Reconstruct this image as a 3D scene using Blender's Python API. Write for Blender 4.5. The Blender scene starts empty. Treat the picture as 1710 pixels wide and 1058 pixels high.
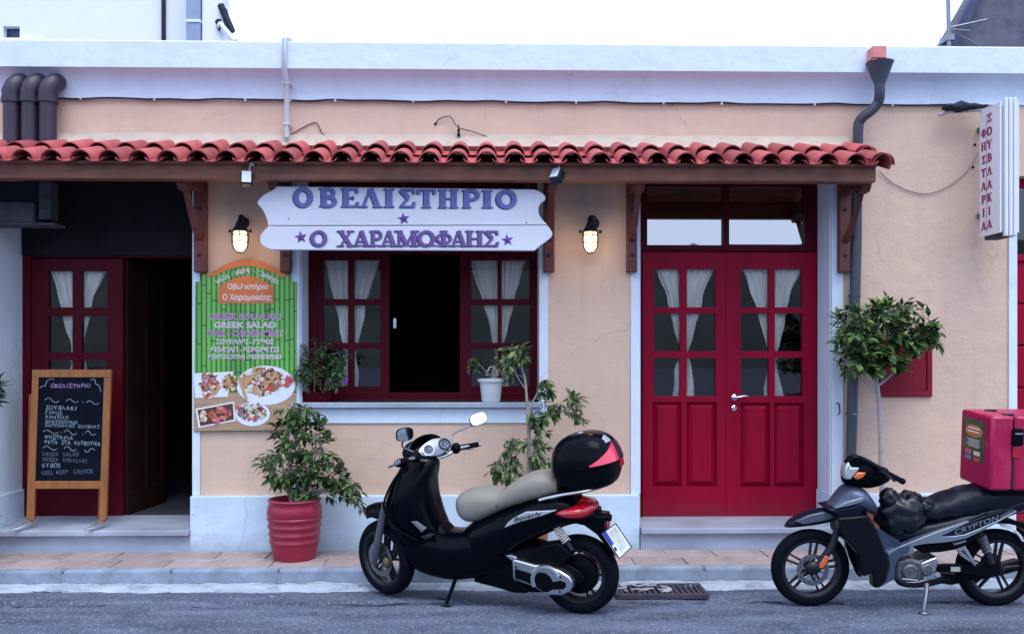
import bpy, bmesh, math, random
from mathutils import Vector, Matrix
R = math.radians
rnd = random.Random(7)
sc = bpy.context.scene
COL = sc.collection
# ---------------------------------------------------------------- camera
D, H, F = 7.5, 1.67, 1500.0        # metres to the facade, eye height, focal length in photo pixels
TH = R(1.24)                       # the camera looks slightly to the right of square-on
CT, ST = math.cos(TH), math.sin(TH)
camd = bpy.data.cameras.new('camera'); cam = bpy.data.objects.new('camera', camd); COL.objects.link(cam)
cam.location = (0, -D, H); cam.rotation_euler = (R(90), 0, -TH)
camd.sensor_width = 36; camd.lens = 36*F/1710; camd.shift_y = 71/1710
camd.clip_start = 0.05; camd.clip_end = 3000
sc.camera = cam
# ---------------------------------------------------------------- sky, sun, exposure
w = bpy.data.worlds.new('World'); sc.world = w; w.use_nodes = True
nt = w.node_tree; bg = nt.nodes['Background']
sky = nt.nodes.new('ShaderNodeTexSky'); sky.sky_type = 'NISHITA'; sky.sun_disc = False
SUN_EL, SUN_AZ = R(65), R(162)
sky.sun_elevation = SUN_EL; sky.sun_rotation = SUN_AZ
sky.air_density = 1.3; sky.dust_density = 3.0; sky.ozone_density = 1.5
mixw = nt.nodes.new('ShaderNodeMix'); mixw.data_type = 'RGBA'; mixw.inputs[0].default_value = 0.8
mixw.inputs[7].default_value = (9.3, 11.2, 15.8, 1)     # even overcast layer, cool
nt.links.new(sky.outputs[0], mixw.inputs[6]); nt.links.new(mixw.outputs[2], bg.inputs[0])
bg.inputs[1].default_value = 0.10
sd = bpy.data.lights.new('sun', 'SUN'); so = bpy.data.objects.new('sun', sd); COL.objects.link(so)
sd.energy = 1.5; sd.angle = R(40); sd.color = (1, 0.97, 0.92)
sdir = Vector((math.sin(SUN_AZ)*math.cos(SUN_EL), math.cos(SUN_AZ)*math.cos(SUN_EL), math.sin(SUN_EL)))
so.rotation_euler = sdir.to_track_quat('Z', 'Y').to_euler(); so.location = (3, -6, 9)
sc.view_settings.view_transform = 'Standard'; sc.view_settings.look = 'None'
sc.view_settings.exposure = 0.50; sc.view_settings.gamma = 1.0; sc.view_settings.use_curve_mapping = False

# ---------------------------------------------------------------- measuring helpers
def raydir(px, py):
    u, v = (px-855)/F, (600-py)/F
    return Vector((ST+u*CT, CT-u*ST, v))
def at(px, py, Y):
    d = raydir(px, py); t = (Y+D)/d.y
    return Vector((d.x*t, Y, H+d.z*t))
def fX(px, Y=0.0): return at(px, 600, Y).x
def fZ(px, py, Y=0.0): return at(px, py, Y).z

# ---------------------------------------------------------------- geometry collector
class G:
    def __init__(s): s.v = []; s.f = []
    def add(s, vs, fs):
        o = len(s.v); s.v += [tuple(p) for p in vs]; s.f += [tuple(i+o for i in f) for f in fs]; return s
    def box(s, x0, x1, y0, y1, z0, z1, M=None):
        vs = [Vector((x, y, z)) for z in (z0, z1) for y in (y0, y1) for x in (x0, x1)]
        if M: vs = [M @ p for p in vs]
        return s.add(vs, [(0,1,3,2),(4,6,7,5),(0,4,5,1),(2,3,7,6),(0,2,6,4),(1,5,7,3)])
    def prism(s, pts, vec):
        n = len(pts); vec = Vector(vec); pts = [Vector(p) for p in pts]
        fs = [tuple(range(n)), tuple(range(2*n-1, n-1, -1))]
        fs += [(i, i+n, (i+1) % n+n, (i+1) % n) for i in range(n)]
        return s.add(pts+[p+vec for p in pts], fs)
    def loft(s, rings, cap=True, closed=False):
        n = len(rings[0]); m = len(rings); vs = [p for r in rings for p in r]; fs = []
        for k in range(m if closed else m-1):
            for i in range(n):
                a, b = k*n, ((k+1) % m)*n
                fs.append((a+i, a+(i+1) % n, b+(i+1) % n, b+i))
        if cap and not closed: fs += [tuple(range(n-1, -1, -1)), tuple(range((m-1)*n, m*n))]
        return s.add(vs, fs)
    def tube(s, path, r, n=10, flat=1.0, closed=False):
        P = [Vector(p) for p in path]; m = len(P); rings = []
        rr = r if isinstance(r, (list, tuple)) else [r]*m
        up = None
        for k in range(m):
            t = (P[(k+1) % m]-P[k-1]) if closed else (P[min(k+1, m-1)]-P[max(k-1, 0)])
            t.normalize()
            if up is None:
                up = Vector((0, 0, 1)) if abs(t.z) < .9 else Vector((0, 1, 0))
            a = t.cross(up)
            if a.length < 1e-5: a = t.orthogonal()
            a.normalize(); b = a.cross(t).normalized(); up = b
            rings.append([P[k]+a*math.cos(q)*rr[k]+b*math.sin(q)*rr[k]*flat for q in [2*math.pi*i/n for i in range(n)]])
        return s.loft(rings, closed=closed)
    def lathe(s, prof, M=None, n=32, a0=0, a1=360):
        """profile of (radius, height), turned about local Z"""
        M = M or Matrix(); full = abs(a1-a0) >= 360; m = n if full else n+1; vs = []; k = len(prof); fs = []
        for i in range(m):
            q = R(a0+(a1-a0)*i/n)
            vs += [M @ Vector((r*math.cos(q), r*math.sin(q), h)) for r, h in prof]
        for i in range(n):
            j = (i+1) % m
            for t in range(k-1): fs.append((i*k+t, j*k+t, j*k+t+1, i*k+t+1))
        if full:
            if prof[0][0] > 1e-6: fs.append(tuple(i*k for i in range(n-1, -1, -1)))
            if prof[-1][0] > 1e-6: fs.append(tuple(i*k+k-1 for i in range(n)))
        return s.add(vs, fs)
    def ell(s, c, rx, ry, rz, n=16, m=10, M=None):
        c = Vector(c); rings = []
        for k in range(1, m):
            a = math.pi*k/m
            ring = [Vector((rx*math.sin(a)*math.cos(q), ry*math.sin(a)*math.sin(q), rz*math.cos(a))) for q in [2*math.pi*i/n for i in range(n)]]
            rings.append([c+(M @ p if M else p) for p in ring])
        return s.loft(rings)
    def cells(s, x0, x1, z0, z1, holes, yf, yb):
        """upright slab with rectangular openings (x0,x1,z0,z1)"""
        xs = sorted({x0, x1, *[v for h in holes for v in h[:2] if x0 < v < x1]})
        zs = sorted({z0, z1, *[v for h in holes for v in h[2:] if z0 < v < z1]})
        nx, nz = len(xs)-1, len(zs)-1
        solid = lambda i, k: 0 <= i < nx and 0 <= k < nz and not any(
            h[0] < (xs[i]+xs[i+1])/2 < h[1] and h[2] < (zs[k]+zs[k+1])/2 < h[3] for h in holes)
        idx = {}
        def V(i, k, b):
            key = (i, k, b)
            if key not in idx:
                idx[key] = len(s.v); s.v.append((xs[i], yb if b else yf, zs[k]))
            return idx[key]
        for i in range(nx):
            for k in range(nz):
                if not solid(i, k): continue
                s.f.append((V(i,k,0), V(i+1,k,0), V(i+1,k+1,0), V(i,k+1,0)))
                s.f.append((V(i,k,1), V(i,k+1,1), V(i+1,k+1,1), V(i+1,k,1)))
                if not solid(i-1, k): s.f.append((V(i,k,0), V(i,k+1,0), V(i,k+1,1), V(i,k,1)))
                if not solid(i+1, k): s.f.append((V(i+1,k,0), V(i+1,k,1), V(i+1,k+1,1), V(i+1,k+1,0)))
                if not solid(i, k-1): s.f.append((V(i,k,0), V(i,k,1), V(i+1,k,1), V(i+1,k,0)))
                if not solid(i, k+1): s.f.append((V(i,k+1,0), V(i+1,k+1,0), V(i+1,k+1,1), V(i,k+1,1)))
        return s
    def xf(s, M): s.v = [tuple(M @ Vector(p)) for p in s.v]; return s

def root_matrix(o):
    M = o.matrix_basis.copy()
    while o.parent: o = o.parent; M = o.matrix_basis @ M
    return M
def mesh_of(name, g, mat, smooth=False, angle=38):
    me = bpy.data.meshes.new(name); me.from_pydata(g.v, [], g.f)
    bm = bmesh.new(); bm.from_mesh(me)
    bmesh.ops.recalc_face_normals(bm, faces=bm.faces); bm.to_mesh(me); bm.free()
    me.materials.append(mat)
    if smooth:
        me.shade_smooth(); me.set_sharp_from_angle(angle=R(angle))
    return me
def obj(name, g, mat, parent=None, smooth=False, bevel=0, local=False, label=None, angle=38, seg=2):
    """one mesh object; geometry given in world space unless local=True"""
    if parent is not None and not local: g.xf(root_matrix(parent).inverted())
    o = bpy.data.objects.new(name, mesh_of(name, g, mat, smooth, angle)); COL.objects.link(o)
    if parent is not None: o.parent = parent
    if bevel:
        b = o.modifiers.new('bevel', 'BEVEL'); b.width = bevel; b.segments = seg; b.limit_method = 'ANGLE'; b.angle_limit = R(35)
    if label: o['label'] = label
    return o
def tag(o, label, cat, group=None, kind=None):
    o['label'] = label; o['category'] = cat
    if group: o['group'] = group
    if kind: o['kind'] = kind
    return o
def thing(name, label, cat, loc=(0, 0, 0), rot=(0, 0, 0), group=None):
    o = bpy.data.objects.new(name, None); COL.objects.link(o); o.location = loc; o.rotation_euler = rot
    o.matrix_basis = Matrix.LocRotScale(Vector(loc), __import__('mathutils').Euler(rot), None)
    o.empty_display_size = .1
    return tag(o, label, cat, group)
def structure(name, g, mat, smooth=False, bevel=0):
    o = obj(name, g, mat, None, smooth, bevel); o['kind'] = 'structure'; return o

# ---------------------------------------------------------------- materials
def mat(name, col, rough=.6, metal=0., spec=.5, var=0., vscale=4., bump=0., bscale=40., rand=0., dark=None, dscale=2., damt=.5, coat=0., stretch=None, drange=(.5, .72)):
    """var: broad tone variation; dark: a stain colour in noise patches; rand: per-object tone"""
    m = bpy.data.materials.new(name); m.use_nodes = True; t = m.node_tree; N, L = t.nodes, t.links
    p = N['Principled BSDF']; p.inputs['Roughness'].default_value = rough; p.inputs['Metallic'].default_value = metal
    p.inputs['Specular IOR Level'].default_value = spec; p.inputs['Base Color'].default_value = (*col, 1)
    if coat: p.inputs['Coat Weight'].default_value = coat; p.inputs['Coat Roughness'].default_value = .08
    tc = N.new('ShaderNodeTexCoord'); src = tc.outputs['Object']
    if stretch:
        mp = N.new('ShaderNodeMapping'); mp.inputs['Scale'].default_value = stretch; L.new(src, mp.inputs[0]); src = mp.outputs[0]
    out = None
    def noise(scale, detail=5, rough_=.6):
        n = N.new('ShaderNodeTexNoise'); n.inputs['Scale'].default_value = scale; n.inputs['Detail'].default_value = detail
        n.inputs['Roughness'].default_value = rough_; L.new(src, n.inputs['Vector']); return n
    if var or dark or rand:
        rgb = N.new('ShaderNodeRGB'); rgb.outputs[0].default_value = (*col, 1); out = rgb.outputs[0]
        if dark:
            n = noise(dscale, 7, .68); cr = N.new('ShaderNodeMapRange'); cr.inputs[1].default_value, cr.inputs[2].default_value = drange
            cr.inputs[4].default_value = damt; L.new(n.outputs[0], cr.inputs[0])
            mx = N.new('ShaderNodeMix'); mx.data_type = 'RGBA'; L.new(cr.outputs[0], mx.inputs[0]); L.new(out, mx.inputs[6]); mx.inputs[7].default_value = (*dark, 1); out = mx.outputs[2]
        if var or rand:
            hs = N.new('ShaderNodeHueSaturation'); L.new(out, hs.inputs['Color']); out = hs.outputs[0]
            val = None
            if var:
                n = noise(vscale); mr = N.new('ShaderNodeMapRange'); mr.inputs[1].default_value = .3; mr.inputs[2].default_value = .7
                mr.inputs[3].default_value = 1-var; mr.inputs[4].default_value = 1+var; L.new(n.outputs[0], mr.inputs[0]); val = mr.outputs[0]
            if rand:
                oi = N.new('ShaderNodeObjectInfo'); mr2 = N.new('ShaderNodeMapRange'); mr2.inputs[3].default_value = 1-rand; mr2.inputs[4].default_value = 1+rand
                L.new(oi.outputs['Random'], mr2.inputs[0])
                if val is None: val = mr2.outputs[0]
                else:
                    mm = N.new('ShaderNodeMath'); mm.operation = 'MULTIPLY'; L.new(val, mm.inputs[0]); L.new(mr2.outputs[0], mm.inputs[1]); val = mm.outputs[0]
            L.new(val, hs.inputs['Value'])
        L.new(out, p.inputs['Base Color'])
    if bump:
        n = noise(bscale, 6, .65); b = N.new('ShaderNodeBump'); b.inputs['Strength'].default_value = bump; b.inputs['Distance'].default_value = .01
        L.new(n.outputs[0], b.inputs['Height']); L.new(b.outputs[0], p.inputs['Normal'])
    return m
def emit(name, col, strength):
    m = bpy.data.materials.new(name); m.use_nodes = True; p = m.node_tree.nodes['Principled BSDF']
    p.inputs['Base Color'].default_value = (*col, 1); p.inputs['Emission Color'].default_value = (*col, 1); p.inputs['Emission Strength'].default_value = strength
    return m
def glass(name, refl, tint=(.9, .95, 1), base=.04):
    """pane: see-through with a mirror sheen; refl = share mirrored face-on"""
    m = bpy.data.materials.new(name); m.use_nodes = True; t = m.node_tree; N, L = t.nodes, t.links
    N.remove(N['Principled BSDF']); out = N['Material Output']
    tr = N.new('ShaderNodeBsdfTransparent'); tr.inputs[0].default_value = (*tint, 1)
    gl = N.new('ShaderNodeBsdfGlossy'); gl.inputs['Roughness'].default_value = .015
    lw = N.new('ShaderNodeLayerWeight'); lw.inputs[0].default_value = .35
    mr = N.new('ShaderNodeMapRange'); mr.inputs[3].default_value = refl; mr.inputs[4].default_value = .95; L.new(lw.outputs['Fresnel'], mr.inputs[0])
    mr.inputs[1].default_value = .08
    mx = N.new('ShaderNodeMixShader'); L.new(mr.outputs[0], mx.inputs[0]); L.new(tr.outputs[0], mx.inputs[1]); L.new(gl.outputs[0], mx.inputs[2])
    L.new(mx.outputs[0], out.inputs[0]); return m

STUCCO = mat('peach_stucco', (.69, .495, .375), .9, var=.07, vscale=1.3, bump=.35, bscale=45, dark=(.62, .44, .40), dscale=1.7, damt=.35)
WHITE = mat('white_paint', (.70, .80, .91), .75, var=.04, vscale=2, bump=.12, bscale=30, dark=(.5, .52, .55), dscale=2.3, damt=.16)
PLINTHW = mat('pale_blue_plinth_paint', (.60, .76, .90), .75, var=.05, vscale=2, bump=.15, bscale=30, dark=(.33, .40, .50), dscale=2.3, damt=.3)
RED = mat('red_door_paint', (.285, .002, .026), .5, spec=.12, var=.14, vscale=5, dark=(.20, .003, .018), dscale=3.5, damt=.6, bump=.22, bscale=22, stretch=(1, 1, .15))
DKRED = mat('red_darkened_for_shade', (.075, .001, .009), .5, spec=.12, var=.12, dark=(.08, .001, .008), dscale=3.5, damt=.5, vscale=6)  # door red darkened to carry the shade on recessed frames and left door
WOOD = mat('brown_stained_wood', (.21, .068, .036), .55, var=.4, vscale=7, bump=.2, bscale=18, stretch=(.25, 1, 1), dark=(.06, .02, .018), dscale=3, damt=.7)
WOODV = mat('brown_stained_post', (.12, .03, .024), .55, var=.35, vscale=7, bump=.2, bscale=18, stretch=(1, 1, .2), dark=(.03, .012, .008), dscale=3, damt=.6)
TILE = mat('terracotta_tile', (.43, .085, .088), .8, var=.2, vscale=9, bump=.25, bscale=40, rand=.26, dark=(.17, .045, .05), dscale=6, damt=.65)
MORTAR = mat('lime_mortar', (.52, .43, .36), .95, var=.15, vscale=10, bump=.6, bscale=30, dark=(.3, .28, .26), dscale=5, damt=.5)
MARBLE = mat('grey_marble', (.37, .42, .52), .45, var=.15, vscale=4, stretch=(.4, 1, 1), dark=(.2, .22, .26), dscale=5, damt=.6, bump=.1)
PAVER = mat('pink_paver', (.35, .28, .28), .85, var=.15, vscale=6, bump=.35, bscale=35, rand=.12, dark=(.2, .16, .16), dscale=4, damt=.5)
KERB = mat('kerb_concrete', (.24, .29, .37), .9, var=.2, vscale=5, bump=.5, bscale=30, rand=.06, dark=(.13, .15, .18), dscale=4, damt=.6)
GUTTER = mat('pale_gutter_concrete', (.36, .42, .50), .9, var=.25, vscale=5, bump=.8, bscale=25, dark=(.12, .15, .22), dscale=7, damt=1.0, stretch=(.6, 1.5, 1))
BLACK = mat('black_gloss_paint', (.0010, .0018, .0045), .22, spec=.09)
SATIN = mat('black_satin_plastic', (.0012, .002, .0045), .5, spec=.09, bump=.05, bscale=120)
RUBBER = mat('tyre_rubber', (.0028, .004, .009), .8, spec=.1, bump=.2, bscale=60)
CHROME = mat('chrome', (.75, .78, .8), .12, metal=1)
ALU = mat('cast_aluminium', (.55, .57, .6), .35, metal=1, var=.1, vscale=12)
STEEL = mat('dull_steel', (.25, .26, .29), .45, metal=1, var=.15, vscale=10)
DGREY = mat('dark_grey_paint', (.015, .018, .028), .45, spec=.25)
GREYP = mat('grey_pvc', (.05, .062, .085), .45, var=.1, vscale=3)
WGREY = mat('pale_conduit', (.55, .57, .6), .6, var=.1, vscale=3)
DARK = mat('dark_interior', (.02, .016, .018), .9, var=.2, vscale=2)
REDLENS = mat('red_lens', (.45, .005, .02), .15, spec=.6, coat=.6)
ORANGE = mat('orange_lens', (.65, .13, .02), .2, spec=.6, coat=.5)
GLASSM = glass('window_glass', .055, (.985, .99, .995))
TRANSOM = glass('reflective_transom_glass', .52, (.25, .28, .35))
CLOTH = mat('cream_curtain', (.86, .86, .80), .95, var=.05, vscale=8, bump=.2, bscale=200)
BARK = mat('pale_bark', (.30, .27, .24), .9, var=.25, vscale=20, bump=.4, bscale=50)
LEAF = mat('leaf_green', (.036, .085, .026), .4, spec=.4, rand=.65, var=.25, vscale=12)
LEAFL = mat('leaf_young_green', (.12, .19, .05), .4, spec=.5, rand=.4, var=.2, vscale=12)

def weather(m, streak=.3, crack=.28, pits=True, col=(.40, .31, .30)):
    """rain streaks, hairline cracks, pock marks and trowel relief for painted plaster"""
    t = m.node_tree; N, L = t.nodes, t.links; p = N['Principled BSDF']; src = p.inputs['Base Color'].links[0].from_socket
    tc = [n for n in N if n.type == 'TEX_COORD'][0].outputs['Object']
    def node(kind, **kw):
        n = N.new(kind)
        for k, v in kw.items(): setattr(n, k, v)
        return n
    def mapped(scale):
        n = node('ShaderNodeMapping'); n.inputs['Scale'].default_value = scale; L.new(tc, n.inputs[0]); return n.outputs[0]
    def rng(sock, a, b_, c, d):
        n = node('ShaderNodeMapRange'); L.new(sock, n.inputs[0])
        for i, v in zip((1, 2, 3, 4), (a, b_, c, d)): n.inputs[i].default_value = v
        return n.outputs[0]
    def mul(a, b_):
        n = node('ShaderNodeMath', operation='MULTIPLY'); L.new(a, n.inputs[0])
        if hasattr(b_, 'is_linked'): L.new(b_, n.inputs[1])
        else: n.inputs[1].default_value = b_
        return n.outputs[0]
    def blend(fac, a, c):
        n = node('ShaderNodeMix', data_type='RGBA'); L.new(fac, n.inputs[0]); L.new(a, n.inputs[6]); n.inputs[7].default_value = (*c, 1); return n.outputs[2]
    def noise(v, s_, d=4):
        n = node('ShaderNodeTexNoise'); n.inputs['Scale'].default_value = s_; n.inputs['Detail'].default_value = d; L.new(v, n.inputs['Vector']); return n.outputs[0]
    st_ = mul(rng(noise(mapped((7, 1, .35)), 1.6, 6), .52, .75, 0, streak), rng(noise(tc, .9), .4, .65, 0, 1)); out = blend(st_, src, col)
    ad = node('ShaderNodeVectorMath', operation='ADD'); wob = node('ShaderNodeTexNoise'); wob.inputs['Scale'].default_value = 3; L.new(tc, wob.inputs['Vector'])
    sc3 = node('ShaderNodeVectorMath', operation='SCALE'); sc3.inputs[3].default_value = .35; L.new(wob.outputs['Color'], sc3.inputs[0]); L.new(tc, ad.inputs[0]); L.new(sc3.outputs[0], ad.inputs[1])
    vo = node('ShaderNodeTexVoronoi', feature='DISTANCE_TO_EDGE'); vo.inputs['Scale'].default_value = 1.1; L.new(ad.outputs[0], vo.inputs['Vector'])
    ck = mul(rng(vo.outputs['Distance'], .0, .006, crack, 0), rng(noise(tc, 1.4), .52, .6, 0, 1)); out = blend(ck, out, (.22, .17, .17))
    if pits:
        v2 = node('ShaderNodeTexVoronoi'); v2.inputs['Scale'].default_value = 16; L.new(tc, v2.inputs['Vector'])
        pt = mul(rng(v2.outputs['Distance'], .08, .16, .55, 0), rng(noise(tc, 1.1), .56, .64, 0, 1)); out = blend(pt, out, (.33, .25, .24))
    L.new(out, p.inputs['Base Color'])
    n2 = noise(tc, 7, 5); b2 = node('ShaderNodeBump'); b2.inputs['Strength'].default_value = .35; b2.inputs['Distance'].default_value = .03; L.new(n2, b2.inputs['Height'])
    old = p.inputs['Normal'].links[0].from_node; L.new(b2.outputs[0], old.inputs['Normal'])
weather(STUCCO); weather(WHITE, .22, .25, False, (.45, .48, .55)); weather(PLINTHW, .3, .4, True, (.33, .38, .46))

def base_dirt(m, z0, z1, col, amt):
    """splash dirt climbing from the foot of a wall or door (object Z = height above the road)"""
    t = m.node_tree; N, L = t.nodes, t.links; p = N['Principled BSDF']; src = p.inputs['Base Color'].links[0].from_socket
    tc = [n for n in N if n.type == 'TEX_COORD'][0].outputs['Object']
    sx = N.new('ShaderNodeSeparateXYZ'); L.new(tc, sx.inputs[0]); n = N.new('ShaderNodeTexNoise'); n.inputs['Scale'].default_value = 9; n.inputs['Detail'].default_value = 6; L.new(tc, n.inputs['Vector'])
    ad = N.new('ShaderNodeMath'); ad.operation = 'MULTIPLY_ADD'; L.new(n.outputs[0], ad.inputs[0]); ad.inputs[1].default_value = (z1-z0)*1.6; L.new(sx.outputs[2], ad.inputs[2])
    mr = N.new('ShaderNodeMapRange'); L.new(ad.outputs[0], mr.inputs[0])
    for i, v in zip((1, 2, 3, 4), (z0+(z1-z0)*.6, z1+(z1-z0)*.8, amt, 0)): mr.inputs[i].default_value = v
    mx = N.new('ShaderNodeMix'); mx.data_type = 'RGBA'; L.new(mr.outputs[0], mx.inputs[0]); L.new(src, mx.inputs[6]); mx.inputs[7].default_value = (*col, 1); L.new(mx.outputs[2], p.inputs['Base Color'])
base_dirt(PLINTHW, .10, .26, (.28, .30, .34), .6); base_dirt(RED, .30, .48, (.16, .03, .04), .5)
# ================================================================ GROUND
ROADM = mat('worn_asphalt', (.115, .142, .21), .88, spec=.3, var=.42, vscale=1.5, bump=.9, bscale=38, dark=(.030, .042, .078), dscale=1.6, damt=.85, drange=(.44, .64), stretch=(.45, 1.6, 1))
def speckle(m):        # pale and dark aggregate grains
    t = m.node_tree; N, L = t.nodes, t.links; p = N['Principled BSDF']; src = p.inputs['Base Color'].links[0].from_socket
    tc = [n for n in N if n.type == 'TEX_COORD'][0]
    vo = N.new('ShaderNodeTexVoronoi'); vo.inputs['Scale'].default_value = 95; L.new(tc.outputs['Object'], vo.inputs['Vector'])
    wn = N.new('ShaderNodeSeparateColor'); L.new(vo.outputs['Color'], wn.inputs[0])
    a = N.new('ShaderNodeMapRange'); a.inputs[1].default_value = .80; a.inputs[2].default_value = .9; L.new(wn.outputs[0], a.inputs[0])
    a.inputs[4].default_value = .38
    mx = N.new('ShaderNodeMix'); mx.data_type = 'RGBA'; L.new(a.outputs[0], mx.inputs[0]); L.new(src, mx.inputs[6]); mx.inputs[7].default_value = (.36, .38, .43, 1)
    b = N.new('ShaderNodeMapRange'); b.inputs[1].default_value = .78; b.inputs[2].default_value = .86; L.new(wn.outputs[1], b.inputs[0]); b.inputs[4].default_value = .45
    mx2 = N.new('ShaderNodeMix'); mx2.data_type = 'RGBA'; L.new(b.outputs[0], mx2.inputs[0]); L.new(mx.outputs[2], mx2.inputs[6]); mx2.inputs[7].default_value = (.03, .035, .05, 1)
    L.new(mx2.outputs[2], p.inputs['Base Color'])
speckle(ROADM)
from mathutils import noise as mn
def sheet(x0, x1, y0, y1, nx, ny, zf):
    g = G(); vs = []; fs = []
    for j in range(ny+1):
        for i in range(nx+1):
            x = x0+(x1-x0)*i/nx; y = y0+(y1-y0)*j/ny; vs.append((x, y, zf(x, y)))
    for j in range(ny):
        for i in range(nx):
            a = j*(nx+1)+i; fs.append((a, a+1, a+nx+2, a+nx+1))
    return g.add(vs, fs)
g = sheet(-900, 900, -1500, 600, 4, 4, lambda x, y: -.06)
structure('ground', g, ROADM)
# the street: near strip is a finely uneven sheet, with the ragged edge of a resurfaced layer
def road_z(x, y):
    z = .006*mn.noise(Vector((x*1.3, y*1.6, 0)))+.003*mn.noise(Vector((x*6, y*8, 3)))
    edge = -1.36+.07*mn.noise(Vector((x*.55, 5, 0)))+.03*mn.noise(Vector((x*4, 7, 0)))
    z += .014*min(1, max(0, (edge-y)/.02))-.014
    cr = -1.225+.05*mn.noise(Vector((x*.45, 21, 0)))+.02*mn.noise(Vector((x*3, 27, 0)))
    for c_, k_ in ((edge+.012, 1.0), (cr, .7)):
        m_ = min(1, max(0, .55+1.4*mn.noise(Vector((x*1.1, c_*0+k_*9, 0)))))
        z -= .045*k_*m_*math.exp(-((y-c_)/(.016+.010*m_))**2)
    z += .004*mn.noise(Vector((x*22, y*26, 9)))
    pot = max(0, 1-(((x+.1)/1.2)**2+((y+2.6)/.25)**2))
    return z-.02*pot
road = structure('road', sheet(-7, 7, -3.6, -.78, 420, 280, road_z), ROADM, smooth=True)
TAR = mat('dirt_filled_crack', (.030, .038, .065), .9, spec=.2, var=.4, vscale=8)
for pts_, w0 in [([(0, 1014), (120, 1012), (230, 1010), (330, 1011), (450, 1008)], .030), ([(560, 1004), (620, 1007), (700, 1004), (760, 1006)], .045), ([(1030, 1005), (1090, 1007), (1170, 1004)], .028), ([(1165, 1003), (1240, 1004), (1330, 1002), (1420, 1004), (1540, 1003), (1640, 1004), (1710, 1002)], .038), ([(0, 984), (60, 986), (150, 983), (240, 985)], .022)]:
    P_ = []
    for a_, c_ in pts_:
        d_ = raydir(a_, c_); t_ = -H/d_.z; P_.append(Vector((d_.x*t_, -D+d_.y*t_, 0)))
    Q_ = []
    for i_ in range(len(P_)-1):
        for q_ in range(14): Q_.append(P_[i_].lerp(P_[i_+1], q_/14))
    L_, R_ = [], []
    for i_, p_ in enumerate(Q_):
        e_ = math.sin(math.pi*i_/(len(Q_)-1))**.5; ww = .62*w0*(.25+.75*e_)*(.55+.9*abs(mn.noise(Vector((p_.x*7, p_.y, 5))))) if 0 < i_ < len(Q_)-1 else .001
        oy = .04*mn.noise(Vector((p_.x*4, 3, w0*50)))+.012*mn.noise(Vector((p_.x*21, 3, 1)))
        for lst, sg in ((L_, 1), (R_, -1)):
            y_ = p_.y+oy+sg*ww/2+.008*mn.noise(Vector((p_.x*30, sg*3, 2))); lst.append(Vector((p_.x, y_, road_z(p_.x, y_)+.006)))
    n_ = len(L_); obj('crack', G().add(L_+R_, [(i_, i_+1, n_+i_+1, n_+i_) for i_ in range(n_-1)]), TAR, road)
structure('road_far_side', sheet(-60, 60, -9, -3.6, 4, 4, lambda x, y: -.012), ROADM)
SW = .10
# pale concrete gutter strip with a crumbling lip
def gut_z(x, y):
    t = (y+1.12)/.36
    lip = .022*max(0, 1-abs(t-.62)/.3)*(0.55+.8*mn.noise(Vector((x*1.1, 2, 0))))
    e = .012*mn.noise(Vector((x*9, y*14, 1)))+.006*mn.noise(Vector((x*25, y*30, 4)))
    wob = .35*mn.noise(Vector((x*.8, 11, 0)))+.12*mn.noise(Vector((x*5, 13, 0)))
    edge = min(1, max(0, (t-.40-wob*.62)/.16))
    return -.035+(.040+lip+e)*edge
structure('gutter', sheet(-7, 7, -1.12, -.76, 500, 40, gut_z), GUTTER, smooth=True)
# pavement bed and kerb, with the pavers and kerbstones as pieces
g = G().box(-7, 7, -.70, .46, -.05, SW-.012); pave = structure('pavement', g, KERB)
kb = G().box(-7, 7, -.745, -.66, -.05, SW-.03); kerb = structure('kerb', kb, KERB)
meshes = []
for k in range(3):
    wv = .40; q = .004
    gg = G().box(q, wv-q, -.275+q, -q, -.045, [0, .002, -.002][k])
    meshes.append(mesh_of('paver', gg, PAVER))
x = -7.0; k = 0
while x < 7:
    for row in range(2):
        o = bpy.data.objects.new('paver', meshes[(k*2+row) % 3]); COL.objects.link(o); o.parent = pave
        o.location = (x+(.10 if row else 0)+rnd.uniform(-.003, .003), -.10-.275*row, SW+rnd.uniform(-.002, .002)); o.rotation_euler = (rnd.uniform(-.004, .004), rnd.uniform(-.004, .004), 0)
        b = o.modifiers.new('bevel', 'BEVEL'); b.width = .004; b.segments = 1
    x += .40; k += 1
km = mesh_of('kerbstone', G().box(.005, .795, -.10, 0, -.14, 0), KERB)
for k in range(18):
    o = bpy.data.objects.new('kerbstone', km); COL.objects.link(o); o.parent = kerb
    o.location = (-7.2+.8*k, -.652, SW+.003+rnd.uniform(-.003, .003)); o.rotation_euler = (rnd.uniform(-.02, .02), 0, rnd.uniform(-.006, .006))
    b = o.modifiers.new('bevel', 'BEVEL'); b.width = .018; b.segments = 2
# hills across the valley, behind the camera: seen mirrored in the door's fanlight
def ridge(name, y, hf, m):
    g = G(); n = 90; ring = []
    for i in range(n+1):
        x = -400+800*i/n; hh = hf(x/abs(y))*abs(y)
        ring.append([(x, y, hh), (x, y-60, hh*.9), (x, y-200, 0), (x, y+50, 0)])
    g.loft([[Vector(p) for p in r] for r in ring], cap=False); structure(name, g, m, smooth=True)
HILL = mat('hill_scrub', (.10, .12, .12), 1, var=.3, vscale=.05)
ridge('hills', -230, lambda u: .112+.03*math.exp(-((u-.235)/.03)**2)+.032*max(0, min(1, (u-.25)/.12))+.010*mn.noise(Vector((u*9, 0, 0)))+.006*mn.noise(Vector((u*60, 0, 0))), HILL)

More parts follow.
